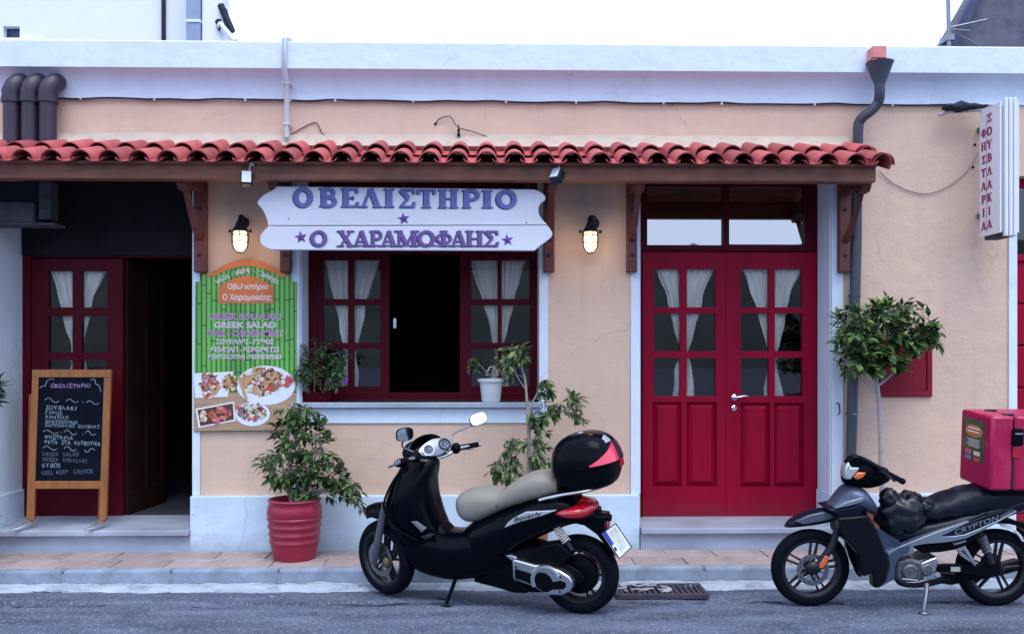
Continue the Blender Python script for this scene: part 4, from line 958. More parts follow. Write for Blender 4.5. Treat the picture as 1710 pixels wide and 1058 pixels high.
def chalk(body, x, y, wch, h, m, slope=0., g=None):
    g = g or G()
    for i, c in enumerate(body):
        if c == ' ': x += wch*.8; continue
        c = c if c in GL else 'Ο'; jy = rnd.uniform(-.5, .5); sc_ = rnd.uniform(.88, 1.08); x0 = x; y0 = y+slope*(x-70)+jy; sk = rnd.uniform(-.08, .12)
        P = lambda gx, gy, d: tilt(x0+(gx+sk*gy)*wch*sc_, y0-gy*h*sc_, -.006+.0012*d)
        gg = glyph(c, P, .15, .13, False); g.add(gg.v, gg.f); x += wch*GL[c][0]*1.02
    obj('chalk_lettering', g, m, cb_)['kind'] = 'stuff'
chalk('ΟΒΕΛΙΣΤΗΡΙΟ', 79, 647.5, 8.2, 7, CHALKV)
for body, x, y, wc, h in [('ΣΟΥΒΛΑΚΙ', 71, 684, 8.4, 7), ('ΓΥΡΟΣ', 71, 692, 7.5, 6), ('ΚΕΜΠΑΠ', 71, 699, 7.5, 5.5), ('ΚΟΝΤΟΣΟΥΒΛΙ', 71, 706.5, 6.2, 5.5), ('ΚΟΤΟΠΟΥΛΟ ΣΟΥΒΛΑΣ', 71, 713, 6.4, 5.5)]: chalk(body, x, y, wc, h, CHALK, .03)
chalk('ΨΗΣΤΑΡΙΑ', 70, 733, 7.6, 6.5, CHALK, .03); chalk('ΨΗΤΑ ΣΤΑ ΚΑΡΒΟΥΝΑ', 70, 741, 6.6, 6.5, CHALK, .04)
chalk('GREEK SALAD', 67, 761, 7.2, 6.5, CHALKP, .02); chalk('GREEK SOUVLAKI', 68, 770, 7, 6.5, CHALKP, .05); chalk('GYROS', 67, 781, 8, 7.5, CHALK); chalk('GRILL MEAT  CHICKEN', 67, 793, 5.8, 7.5, CHALKP, -.03)
def swirl(x0, x1, y, amp): return [(x0+(x1-x0)*t, y-amp*math.sin(t*2*math.pi)*(1 if t < .5 else .8)+1*t) for t in [i/12 for i in range(13)]]
for (x0, x1, y, am) in [(70, 94, 668, 4), (107, 126, 669, 3), (140, 161, 672, 3), (68, 94, 721, 3), (103, 125, 722, 4), (139, 156, 723, 4), (69, 92, 748, 3.5), (104, 124, 749, 4), (138, 155, 751, -4)]:
    g = G(); P = lambda gx, gy, d: tilt(gx, gy, -.006+.0012*d); ribbon(g, swirl(x0, x1, y, am), 1.1, P, 0, 1); obj('chalk_line', g, CHALK, cb_)
for pts in ([(61, 648), (63, 645.5), (70, 644), (73, 635), (80, 632), (85, 634)], [(146, 634), (153, 633), (155, 641), (161, 644), (164, 654)], [(105, 669, ), (106.5, 669.5)], [(133, 671), (134.5, 671.5)], [(98, 722), (99.5, 722)], [(134, 725), (135.5, 725)]):
    g = G(); P = lambda gx, gy, d: tilt(gx, gy, -.006+.0012*d); ribbon(g, pts, 1.1, P, 0, 1); obj('chalk_line', g, CHALK, cb_)

# ================================================================ WALL LAMPS, FLOODLIGHTS
BULB = emit('warm_lamp_globe', (1.0, .66, .34), 2.8)
def wall_lamp(px, py, lab):
    Y0 = -.012; c = pf(px, py, -.17); base = pf(px+5, py-26, -.01)
    l = thing('wall_lamp', lab, 'lamp', tuple(base), group='lit bulkhead lamps on the facade')
    IRON = DGREY
    obj('back_plate', G().lathe([(.05, 0), (.05, .012), (.036, .02), (.0, .02)], Matrix.Translation((base.x, -.001, base.z+.03)) @ Matrix.Rotation(R(90), 4, 'X'), 20), IRON, l, smooth=True)
    obj('arm', G().tube(smooth_path([(base.x, -.015, base.z+.03), (base.x-.002, -.08, base.z+.06), (c.x+.004, -.14, base.z+.055), (c.x, -.17, base.z+.02)], 4), .022, 12), IRON, l, smooth=True)
    zt_ = c.z+.085
    obj('cap', G().lathe([(.0, .085), (.03, .08), (.038, .05), (.052, .03), (.062, .012), (.066, .0), (.05, .0)], Matrix.Translation((c.x, -.17, zt_)), 24), IRON, l, smooth=True)
    obj('globe', G().lathe([(.046, .09), (.052, .05), (.052, .0), (.046, -.04), (.03, -.068), (.0, -.08)], Matrix.Translation((c.x, -.17, c.z)), 20), BULB, l, smooth=True)
    cage = obj('cage', G().tube([(c.x+.064*math.cos(a), -.17+.064*math.sin(a), c.z+.055) for a in [2*math.pi*i/24 for i in range(24)]], .0045, 6, closed=True)
        .tube([(c.x+.062*math.cos(a), -.17+.062*math.sin(a), c.z) for a in [2*math.pi*i/24 for i in range(24)]], .0045, 6, closed=True), IRON, l, smooth=True)
    for k in range(4):
        a = R(90*k+12); dx, dy = math.cos(a), math.sin(a)
        obj('cage_bar', G().tube(smooth_path([(c.x+.066*dx, -.17+.066*dy, zt_+.002), (c.x+.064*dx, -.17+.064*dy, c.z), (c.x+.05*dx, -.17+.05*dy, c.z-.055), (c.x+.012*dx, -.17+.012*dy, c.z-.092)], 4), .0045, 6), IRON, cage, smooth=True)
    for s_ in (-1, 1):
        obj('wing_nut', G().lathe([(.012, -.012), (.012, .012)], Matrix.Translation((c.x+s_*.082, -.17, zt_+.004)), 8), IRON, l)
    ld = bpy.data.lights.new('lamp_light', 'POINT'); ld.energy = 2.0; ld.color = (1, .66, .36); ld.shadow_soft_size = .05
    lo = bpy.data.objects.new('lamp_light', ld); COL.objects.link(lo); lo.parent = l; lo.location = root_matrix(l).inverted() @ Vector((c.x, -.245, c.z-.02))
wall_lamp(401, 404, 'lit caged wall lamp above the green menu poster')
wall_lamp(986, 405, 'lit caged wall lamp on the bare wall between window and double door')
LENSW = mat('floodlight_lens', (.62, .68, .74), .2)
def flood(px, py, yaw, lab, tiltx):
    c = pf(px, py, -.66)
    f = thing('floodlight', lab, 'floodlight', (c.x, -.62, c.z+.1), group='small floodlights clamped to the eave beam')
    M = Matrix.Translation(c) @ Matrix.Rotation(R(yaw), 4, 'Z') @ Matrix.Rotation(R(tiltx), 4, 'X')
    obj('housing', G().box(-.042, .042, -.03, .045, -.055, .055, M), DGREY, f, bevel=.012)
    obj('lens', G().box(-.034, .034, -.036, -.031, -.046, .046, M), LENSW, f, bevel=.002)
    obj('bracket', G().tube(smooth_path([M @ Vector((.01, .04, .03)), c+Vector((.015, .03, .085)), c+Vector((.03, .01, .115)), c+Vector((.045, .028, .10))], 4), .0075, 8), WGREY, f, smooth=True)
flood(412, 298, 12, 'small grey floodlight on the beam above the left wall lamp', -14)
flood(930, 293, -38, 'small dark floodlight tilted sideways on the beam by the right end of the white sign', -35)

# ================================================================ DRAIN GRATE
gx0, gx1 = fX(1022, -.98), fX(1172, -.98); gy0, gy1 = -1.22, -.90
gr = thing('drain_grate', 'rusty dark drain grate clogged with litter in the road beside the scooter rear wheel', 'drain grate', ((gx0+gx1)/2, -1.06, 0))
RUST = mat('dark_rusty_iron', (.06, .05, .075), .75, metal=.3, var=.3, vscale=15)
gz = lambda y: .004
obj('pit', G().box(gx0+.02, gx1-.02, gy0+.02, gy1-.02, -.002, .004), mat('pit_black', (.008, .008, .012), .9), gr)
for (a, c, e, f_) in [(gx0, gx1, gy0, gy0+.03), (gx0, gx1, gy1-.03, gy1), (gx0, gx0+.03, gy0+.031, gy1-.031), (gx1-.03, gx1, gy0+.031, gy1-.031)]:
    obj('frame_bar', G().box(a, c, e, f_, -.01, .024), RUST, gr, bevel=.004)
nbar = 15
for k in range(nbar):
    x = gx0+.05+(gx1-gx0-.1)*k/(nbar-1)
    obj('bar', G().box(x-.013, x+.013, gy0+.031, gy1-.031, .006, .021), RUST, gr, bevel=.003)
LIT = mat('pale_litter', (.40, .41, .45), .9, var=.2)
g = G()
for k in range(26):
    x, y = rnd.uniform(gx0+.05, gx1-.25), rnd.uniform(gy0+.06, gy1-.05); a = rnd.uniform(-.4, .9); l_, w_ = rnd.uniform(.012, .05), rnd.uniform(.005, .011)
    g.box(-l_, l_, -w_, w_, 0, .006, Matrix.Translation((x, y, .0225+.0005*k)) @ Matrix.Rotation(a, 4, 'Z') @ Matrix.Rotation(rnd.uniform(-.1, .1), 4, 'Y'))
o = obj('litter', g, LIT, None); tag(o, 'pale scraps of litter caught on the bars of the drain grate', 'litter', kind='stuff')
g = G()
for k in range(16):       # a few stones and dry leaves along the kerb
    x, y = rnd.uniform(-4.5, 4), rnd.uniform(-1.25, -.8)
    r = rnd.uniform(.004, .011); g.ell((x, y, .02+r*.3), r*rnd.uniform(.8, 1.6), r, r*.6, 6, 4)
o = obj('grit', g, KERB, None, smooth=True); tag(o, 'loose stones and grit lying along the kerb and gutter', 'grit', kind='stuff')
# ================================================================ PLANTS
def leaf_mesh(k, m):
    L_, W_ = 1.0, [.42, .48, .38][k]; c = [.10, .04, .16][k]; f = [.07, .10, .05][k]
    mid = [(0, t, -c*t*t) for t in (0, .3, .62, 1.0)]; wd = [0, .5, .42, 0]
    vs = [mid[0], mid[1], mid[2], mid[3]]
    for i in (1, 2): vs += [(-W_*wd[i], mid[i][1], mid[i][2]+f), (W_*wd[i], mid[i][1], mid[i][2]+f)]
    fs = [(0, 1, 4), (0, 5, 1), (1, 2, 6, 4), (1, 5, 7, 2), (2, 3, 6), (2, 7, 3)]
    me = bpy.data.meshes.new('leaf'); me.from_pydata(vs, [], fs); me.materials.append(m); me.shade_smooth(); return me
LEAVES = [leaf_mesh(k, LEAF) for k in range(3)]; LEAVESY = [leaf_mesh(k, LEAFL) for k in range(3)]
def grow(root, clumps, anchor, leaf_len, twig_r, bark=BARK, young=.2, leaves_per=7, cap=300, droop=.2, seed=1, dens=1.7):
    """clumps: (centre, (rx,ry,rz), twigs). Twigs run from the anchor point nearest to the clump into it; leaves sit along them"""
    rr = random.Random(seed); inv = root_matrix(root).inverted(); tw = G(); L = []
    for c, rad, n in clumps:
        c = Vector(c)
        for _ in range(round(n*dens)):
            while True:
                d = Vector((rr.uniform(-1, 1), rr.uniform(-1, 1), rr.uniform(-1, 1)))
                if .25 < d.length < 1: break
            end = c+Vector((d.x*rad[0], d.y*rad[1], d.z*rad[2])); end.y = min(end.y, -.05)
            a = min(anchor, key=lambda p: (Vector(p)-end).length+(.6 if Vector(p).z > end.z+.1 else 0)); a = Vector(a)
            mid = a.lerp(end, .5)+Vector((rr.uniform(-.03, .03), rr.uniform(-.03, .03), rr.uniform(-.01, .05)))
            path = [a, mid, end]; P = smooth_path(path, 4); tw.tube(P, [twig_r*(1-.75*i/(len(P)-1)) for i in range(len(P))], 5)
            dirn = (end-mid).normalized()
            for k in range(leaves_per):
                t = 1-.75*k/leaves_per*rr.uniform(.7, 1.1) if k else 1.0
                p = mid.lerp(end, max(0, t*1.6-.6)) if t > .4 else a.lerp(mid, t)
                side = dirn.orthogonal().normalized(); side.rotate(Matrix.Rotation(k*2.4+rr.uniform(-.5, .5), 3, dirn))
                ld = (dirn*rr.uniform(.3, .9)+side*rr.uniform(.5, 1)+Vector((0, -.25, -droop))).normalized() if k else (dirn+Vector((0, 0, -droop*.5))).normalized()
                up = Vector((rr.uniform(-.5, .5), rr.uniform(-.7, .2), 1)); x = ld.cross(up).normalized(); z = x.cross(ld).normalized()
                s = leaf_len*rr.uniform(.5, 1.25)
                M = Matrix((x*s, ld*s, z*s)).transposed().to_4x4(); M.translation = p
                if (M @ Vector((0, 1, 0))).y > -.015: M.translation.y -= (M @ Vector((0, 1, 0))).y+.02
                L.append((p.y, M, rr.random() < young, rr.randrange(3)))
    obj('twigs', tw, bark, root, smooth=True)['kind'] = 'stuff'
    L.sort(key=lambda q: q[0])
    for y, M, yg, k in L[:cap]:
        o = bpy.data.objects.new('leaf', (LEAVESY if yg else LEAVES)[k]); COL.objects.link(o); o.parent = root; o.matrix_basis = inv @ M
    if L[cap:]:
        for mm, fl in ((LEAVES, False), (LEAVESY, True)):
            g = G()
            for y, M, yg, k in L[cap:]:
                if yg == fl: g.add([M @ v.co for v in mm[k].vertices], [tuple(p.vertices) for p in mm[k].polygons])
            if g.v:
                o = bpy.data.objects.new('foliage', bpy.data.meshes.new('foliage')); g.xf(inv); o.data.from_pydata(g.v, [], g.f); o.data.materials.append(LEAFL if fl else LEAF); o.data.shade_smooth()
                COL.objects.link(o); o.parent = root; o['kind'] = 'stuff'
def trunk(root, paths, bark=BARK, n=10):
    g = G()
    for P, r0, r1 in paths:
        Q = smooth_path(P, 4); g.tube(Q, [r0+(r1-r0)*i/(len(Q)-1) for i in range(len(Q))], n)
    obj('trunk', g, bark, root, smooth=True)
SOIL = mat('soil', (.03, .02, .015), 1, bump=.5)
POTRED = mat('red_glazed_pot', (.29, .014, .042), .38, var=.12, vscale=8, bump=.1, bscale=15)
# --- big shrub in the ribbed red pot
Y1 = -.36; lp = lambda px, py, Y=Y1: pf(px, py, Y)
c = lp(492, 930); s_ = 7.14/1500
sh1 = thing('potted_shrub', 'bushy green shrub in a big ribbed red pot left of the scooter', 'potted plant', (c.x, Y1, SW))
prof = [(.0, 0), (33*s_, 0), (35*s_, .03), (39*s_, .12)]
for zc in (.145, .205, .265, .325):
    w_ = (39+ (zc-.12)/.28*6.5)*s_; prof += [(w_-.002, zc-.016), (w_+.008, zc-.006), (w_+.009, zc+.002), (w_, zc+.012)]
prof += [(45.5*s_, .36), (44*s_, .41), (41*s_, .445), (42*s_, .452), (44*s_, .462), (43*s_, .474), (39*s_, .474), (37*s_, .44), (36*s_, .42), (0, .42)]
obj('pot', G().lathe(prof, Matrix.Translation((c.x, Y1, SW)), 40), POTRED, sh1, smooth=True, angle=60)
obj('soil', G().lathe([(36.5*s_, .425), (0, .44)], Matrix.Translation((c.x, Y1, SW)), 20), SOIL, sh1, smooth=True)
stems = [([lp(486, 845), lp(483, 790), lp(481, 735), lp(484, 690)], .012, .006), ([lp(494, 845), lp(495, 780), lp(492, 720), lp(490, 660)], .009, .004), ([lp(490, 845), lp(474, 790), lp(468, 745)], .011, .005), ([lp(498, 845), lp(515, 790), lp(535, 745)], .010, .004), ([lp(500, 845), lp(540, 820), lp(575, 800)], .010, .004)]
trunk(sh1, stems)
anc = [p for st in stems for p in smooth_path(st[0], 3)[3:]]
E = lambda px, py, rx, ry, n, ryy=.16, Y=Y1: ((pf(px, py, Y)), (rx*7.1/1500, ryy, ry*7.1/1500), n)
grow(sh1, [E(500, 700, 42, 26, 16), E(490, 745, 36, 30, 16), E(530, 720, 22, 30, 9), E(520, 785, 48, 40, 22), E(555, 790, 28, 30, 10), E(580, 825, 32, 24, 14), E(600, 838, 16, 14, 4), E(452, 772, 18, 22, 6), E(470, 800, 22, 20, 6), E(505, 822, 38, 18, 9)], anc, .082, .0045, young=.28, leaves_per=6, seed=3)
# --- slim tree behind the scooter
Y2 = -.33; lp = lambda px, py: pf(px, py, Y2); c = lp(885, 926)
sh2 = thing('potted_tree', 'slim young tree with sparse leafy branches between the window and the scooter top case', 'potted plant', (c.x, Y2, SW))
TERRA = mat('terracotta_pot', (.38, .12, .07), .8, var=.12, bump=.2)
obj('pot', G().lathe([(0, 0), (.12, 0), (.16, .27), (.175, .27), (.175, .32), (.15, .32), (.14, .28), (0, .28)], Matrix.Translation((c.x, Y2, SW)), 28), TERRA, sh2, smooth=True)
obj('soil', G().lathe([(.142, .285), (0, .295)], Matrix.Translation((c.x, Y2, SW)), 16), SOIL, sh2)
t_ = [([lp(886, 860), lp(884, 790), lp(883, 720), lp(880, 670), lp(876, 630), lp(866, 600)], .020, .006), ([lp(884, 705), lp(896, 690), lp(925, 692), lp(955, 672)], .007, .003), ([lp(880, 690), lp(895, 660), lp(908, 635)], .007, .003), ([lp(884, 800), lp(862, 770), lp(845, 745)], .006, .003), ([lp(890, 860), lp(893, 790), lp(890, 735)], .013, .006), ([lp(878, 650), lp(862, 625), lp(855, 595)], .006, .003)]
trunk(sh2, t_); anc = [p for st in t_ for p in smooth_path(st[0], 3)[5:]]
E = lambda px, py, rx, ry, n, ryy=.10: ((pf(px, py, Y2)), (rx*7.15/1500, ryy, ry*7.15/1500), n)
grow(sh2, [E(866, 592, 26, 18, 9), E(850, 620, 16, 22, 3), E(910, 655, 17, 22, 6), E(935, 685, 18, 16, 4), E(962, 668, 16, 10, 4), E(968, 696, 12, 12, 3), E(906, 725, 20, 30, 8), E(858, 745, 20, 14, 5), E(845, 790, 32, 22, 12), E(910, 785, 16, 24, 8), E(898, 700, 18, 16, 5)], anc, .072, .004, young=.5, leaves_per=6, seed=5, dens=2.3)
# --- standard tree on the right
Y3 = -.34; lp = lambda px, py: pf(px, py, Y3); c = lp(1478, 922)
sh3 = thing('standard_tree', 'round-headed ornamental tree on a bare pale stem beside the grey downpipe', 'tree', (c.x, Y3, SW))
obj('pot', G().lathe([(0, 0), (.13, 0), (.165, .30), (.178, .30), (.178, .36), (.155, .36), (.145, .31), (0, .31)], Matrix.Translation((c.x, Y3, SW)), 28), mat('brick_red_pot', (.34, .10, .07), .8, var=.15, bump=.2), sh3, smooth=True)
obj('soil', G().lathe([(.147, .315), (0, .33)], Matrix.Translation((c.x, Y3, SW)), 16), SOIL, sh3)
PALEB = mat('grey_pale_bark', (.36, .34, .34), .9, var=.2, vscale=20, bump=.3)
t_ = [([lp(1474, 850), lp(1472, 790), lp(1470, 720), lp(1467, 660), lp(1462, 630)], .022, .015), ([lp(1463, 635), lp(1475, 600), lp(1490, 565)], .012, .005), ([lp(1465, 645), lp(1500, 615), lp(1530, 580), lp(1560, 560)], .012, .004), ([lp(1463, 640), lp(1450, 600), lp(1430, 560)], .011, .005), ([lp(1464, 655), lp(1440, 635), lp(1415, 610)], .008, .004), ([lp(1462, 632), lp(1462, 580), lp(1470, 530)], .010, .004)]
trunk(sh3, t_, PALEB); anc = [p for st in t_[1:] for p in smooth_path(st[0], 3)[2:]]
E = lambda px, py, rx, ry, n, ryy=.26: ((pf(px, py, Y3-.02)), (rx*7.1/1500, ryy, ry*7.1/1500), n)
grow(sh3, [E(1475, 552, 74, 48, 40), E(1430, 580, 36, 40, 18), E(1520, 545, 42, 34, 22), E(1470, 600, 44, 28, 20), E(1418, 530, 20, 24, 7), E(1490, 515, 40, 18, 12), E(1425, 612, 22, 20, 6), E(1404, 560, 10, 34, 4), E(1545, 565, 24, 26, 10), E(1500, 585, 40, 34, 14)], anc, .094, .004, bark=PALEB, young=.42, leaves_per=7, seed=11, dens=1.55)
obj('tie_wire', G().tube([pf(1424, 691, -.12), pf(1445, 692, -.22), pf(1468, 693, -.335)], .004, 5), WGREY, sh3)
# --- low planter and geranium in the left corner of the sill
Yp = .10; c = pf(532, 667, Yp); zs = WZ0
pl1 = thing('sill_planter', 'dark leafy plant in a low red planter on the left end of the window sill', 'potted plant', (c.x, Yp, zs))
obj('planter', G().loft([[Vector((c.x+x*k, Yp+y*k2, zs+z)) for x, y in ((-.125, -.06), (.125, -.06), (.125, .06), (-.125, .06))] for z, k, k2 in ((.001, .85, .8), (.07, 1, 1), (.085, 1.05, 1.08), (.085, .95, .9), (.07, .92, .86))]), DKRED, pl1, bevel=.006)
def gclump(px, py, rx, ry, n, Y, ryy=.07): return (pf(px, py, Y), (rx*7.5/1500, ryy, ry*7.5/1500), n)
st = [([pf(525, 655, Yp), pf(525, 620, Yp), pf(530, 585, Yp-.02)], .006, .003), ([pf(540, 655, Yp), pf(558, 625, Yp-.02), pf(575, 600, Yp-.03)], .005, .003), ([pf(518, 655, Yp), pf(506, 625, Yp-.12), pf(500, 600, Yp-.16)], .005, .003)]
trunk(pl1, st); anc = [p for q in st for p in smooth_path(q[0], 3)[3:]]
grow(pl1, [gclump(535, 595, 32, 30, 17, Yp-.04), gclump(545, 630, 34, 20, 15, Yp-.04), gclump(508, 625, 14, 34, 5, Yp-.14), gclump(580, 605, 20, 14, 4, Yp-.05)], anc, .058, .003, young=.05, leaves_per=6, seed=21)
g = G()
for k in range(14):
    q = pf(574, 634, Yp-.1)+Vector((rnd.uniform(-.03, .03), rnd.uniform(-.02, .02), rnd.uniform(-.03, .03))); g.ell(q, .012, .008, .012, 6, 4)
obj('flower', g, mat('violet_petal', (.40, .08, .50), .6, rand=.2), pl1, smooth=True)
# --- small white pot
Yw = .02; c = pf(820, 668, Yw); s_ = 7.52/1500
pl2 = thing('white_flower_pot', 'small white flower pot with a scrawny plant on the right part of the window sill', 'potted plant', (c.x, Yw, zs))
obj('pot', G().lathe([(0, .002), (14.5*s_, .002), (15.5*s_, .012), (19*s_, .165), (22*s_, .17), (22.5*s_, .195), (20*s_, .195), (18*s_, .17), (0, .165)], Matrix.Translation((c.x, Yw, zs)), 28), mat('white_pot', (.66, .70, .72), .5), pl2, smooth=True)
obj('soil', G().lathe([(18*s_, .172), (0, .176)], Matrix.Translation((c.x, Yw, zs)), 14), SOIL, pl2)
obj('hanger', G().tube(smooth_path([pf(812, 627, Yw), pf(817, 614, Yw), pf(824, 613, Yw), pf(832, 627, Yw)], 4), .006, 6), mat('white_pot_hanger', (.6, .62, .62), .5), pl2, smooth=True)
st = [([pf(818, 630, Yw), pf(805, 612, Yw-.02), pf(793, 605, Yw-.03)], .004, .002), ([pf(822, 630, Yw), pf(830, 605, Yw-.02)], .004, .002)]
trunk(pl2, st); anc = [p for q in st for p in smooth_path(q[0], 3)[2:]]
grow(pl2, [gclump(790, 611, 10, 14, 6, Yw-.04, .04), gclump(828, 608, 10, 10, 3, Yw-.03, .04), gclump(842, 638, 7, 8, 2, Yw-.06, .03)], anc, .045, .0025, young=.35, leaves_per=5, seed=23)
# --- plant at the left edge of the picture
Ye = -.40; c = pf(-40, 925, Ye)
pl3 = thing('edge_shrub', 'dark leaves of a shrub poking in at the left picture edge by the white pier', 'shrub', (c.x, Ye, SW))
obj('pot', G().lathe([(0, 0), (.12, 0), (.16, .30), (.17, .34), (.15, .34), (.14, .3), (0, .3)], Matrix.Translation((c.x, Ye, SW)), 24), TERRA, pl3, smooth=True)
st = [([pf(-40, 860, Ye), pf(-38, 760, Ye), pf(-30, 680, Ye)], .014, .006)]
trunk(pl3, st)
grow(pl3, [(pf(-22, 650, Ye), (.12, .1, .14), 14), (pf(-4, 652, Ye), (.05, .05, .09), 6)], [st[0][0][2]], .08, .004, seed=31)
# ================================================================ TWO-WHEELERS
def sgp(v, e): return math.copysign(abs(v)**(2/e), v)
def crom(S, k=4):
    out = []
    for i in range(len(S)-1):
        a, b_, c, d_ = S[max(i-1, 0)], S[i], S[i+1], S[min(i+2, len(S)-1)]
        for q in range(k):
            t = q/k; out.append([.5*((2*y)+(z-x)*t+(2*x-5*y+4*z-w_)*t*t+(3*y-x-3*z+w_)*t**3) for x, y, z, w_ in zip(a, b_, c, d_)])
    return out+[list(S[-1])]
def loft_s(g, S, e=2.6, n=24, k=4):
    """sections along the vehicle: (s, z low, z high, half width)"""
    rings = []
    for s, a, c, w_ in crom(S, k):
        w_ = max(w_, .004); rings.append([Vector((s, w_*sgp(math.cos(q), e), (a+c)/2+(c-a)/2*sgp(math.sin(q), e))) for q in [2*math.pi*i/n for i in range(n)]])
    return g.loft(rings)
def loft_z(g, S, e=2.6, n=28, k=4):
    """sections up the vehicle: (z, s rear, s front, half width)"""
    rings = []
    for z, a, c, w_ in crom(S, k):
        rings.append([Vector(((a+c)/2+(c-a)/2*sgp(math.cos(q), e), max(w_, .004)*sgp(math.sin(q), e), z)) for q in [2*math.pi*i/n for i in range(n)]])
    return g.loft(rings)
class Veh:
    def __init__(s, name, label, cat, rear, front, lean):
        d = Vector(front)-Vector(rear); s.wb = d.length; a = math.atan2(d.y, d.x)
        s.root = thing(name, label, cat, (rear[0], rear[1], -.004), (-R(lean), 0, a)); s.M = root_matrix(s.root); s.inv = s.M.inverted(); s.i3 = s.inv.to_3x3()
        s.C = s.inv @ Vector((0, -D, H))
    def P(s, px, py, lat=0.):
        d = s.i3 @ raydir(px, py); t = (lat-s.C.y)/d.y; return s.C+d*t
    def part(s, name, g, m, smooth=True, parent=None, bevel=0, angle=38, label=None): return obj(name, g, m, parent or s.root, smooth, bevel, True, label, angle)
    def plate(s, name, pts, lat0, lat1, m, bevel=.006, parent=None, mapped=True, smooth=True):
        """side panel: outline given in photo pixels on the plane lat1 (its outer face)"""
        q = [s.P(a, c, lat1) for a, c in pts] if mapped else pts
        return s.part(name, G().prism(q, (0, lat0-lat1, 0)), m, smooth, parent, bevel, 30)
AX = Matrix.Rotation(R(90), 4, 'X')          # lathe axis laid along the axle
def wheel(v, c, Rr, rim, w_, steer, spokes, disc, spoke_m, side=1, name='wheel'):
    T = Matrix.Translation(c) @ Matrix.Rotation(steer, 4, 'Z') @ AX
    g = G(); prof = [(rim-.004, -.40*w_), (rim+.012, -.46*w_), ((rim+Rr)/2, -.52*w_), (Rr-.022, -.46*w_), (Rr-.006, -.28*w_), (Rr, 0), (Rr-.006, .28*w_), (Rr-.022, .46*w_), ((rim+Rr)/2, .52*w_), (rim+.012, .46*w_), (rim-.004, .40*w_), (rim-.004, -.40*w_)]
    g.lathe(prof[:-1]+[prof[-1]], T, 56); g.f = [f for f in g.f if len(f) == 4]
    wh = v.part(name, g, RUBBER, angle=60)
    g = G().lathe([(rim+.006, -.43*w_), (rim-.004, -.43*w_), (rim-.020, -.30*w_), (rim-.024, 0), (rim-.020, .30*w_), (rim-.004, .43*w_), (rim+.006, .43*w_), (rim+.004, 0), (rim+.006, -.43*w_)], T, 48); g.f = [f for f in g.f if len(f) == 4]
    v.part('rim', g, spoke_m, parent=wh)
    for k in range(spokes):
        a = 2*math.pi*k/spokes+R(90+8)
        for sgn in (-1, 1):
            Mk = T @ Matrix.Rotation(a, 4, 'Z')
            v.part('spoke', G().add([Mk @ Vector(p) for p in [(.03, .014*sgn-.006, -.020), (rim-.018, .022*sgn-.006, -.012), (rim-.018, .022*sgn+.006, -.012), (.03, .014*sgn+.006, -.020), (.03, .014*sgn-.006, .020), (rim-.018, .022*sgn-.006, .012), (rim-.018, .022*sgn+.006, .012), (.03, .014*sgn+.006, .020)]], [(0, 1, 2, 3), (7, 6, 5, 4), (0, 4, 5, 1), (1, 5, 6, 2), (2, 6, 7, 3), (3, 7, 4, 0)]), spoke_m, False, wh, .003)
    v.part('hub', G().lathe([(0, -.05), (.03, -.05), (.045, -.035), (.045, .035), (.03, .05), (.012, .055), (.012, .07), (0, .07)], T, 20), spoke_m, parent=wh)
    if disc:
        y0 = -side*.058; Td = T @ Matrix.Translation((0, 0, y0)); g = G(); n = 48; r0, r1 = disc*.72, disc
        g.lathe([(r0, -.002), (r1, -.002), (r1, .002), (r0, .002), (r0, -.002)], Td, n); g.f = [f for f in g.f if len(f) == 4]
        for k in range(6):
            a = k*math.pi/3; p0, p1 = Td @ Vector((.04*math.cos(a), .04*math.sin(a), 0)), Td @ Vector((r0*1.03*math.cos(a+.3), r0*1.03*math.sin(a+.3), 0)); g.tube([p0, p1], .007, 6)
        dk = v.part('brake_disc', g, STEEL, parent=wh)
        h = G()
        for k in range(24):
            a = k*math.pi/12; rr_ = disc*(.80 if k % 2 else .91); h.lathe([(.0055, -.0024), (.0055, .0024)], Td @ Matrix.Translation((rr_*math.cos(a), rr_*math.sin(a), 0)), 6)
        v.part('disc_hole', h, RUBBER, parent=wh)['kind'] = 'stuff'
    return wh
def spring(g, a, c, r, turns, wr, n=14):
    a, c = Vector(a), Vector(c); ax = (c-a); x = ax.orthogonal().normalized(); y = ax.cross(x).normalized(); m = int(turns*n)
    return g.tube([a+ax*(i/m)+x*r*math.cos(2*math.pi*i/n)+y*r*math.sin(2*math.pi*i/n) for i in range(m+1)], wr, 6)
def badge_text(v, body, p0, p1, hgt, m, parent, bold=0., shear=0., off=.0015):
    """flat lettering on the left side, from point p0 to p1 (local, left to right as seen)"""
    g = font_text(body, 1.0, bold, shear); xs = [q[0] for q in g.v]; ys = [q[1] for q in g.v]; ux = Vector(p1)-Vector(p0); L_ = ux.length; ux.normalize(); nz = Vector((0, 1, 0)); uy = nz.cross(ux).normalized()
    k = L_/(max(xs)-min(xs)); kz = hgt/(max(ys)-min(ys))
    g.v = [tuple(Vector(p0)+ux*(a-min(xs))*k+uy*(c-(max(ys)+min(ys))/2)*kz+nz*(off+d*.5)) for a, c, d in g.v]
    v.part('badge_lettering', g, m, False, parent)

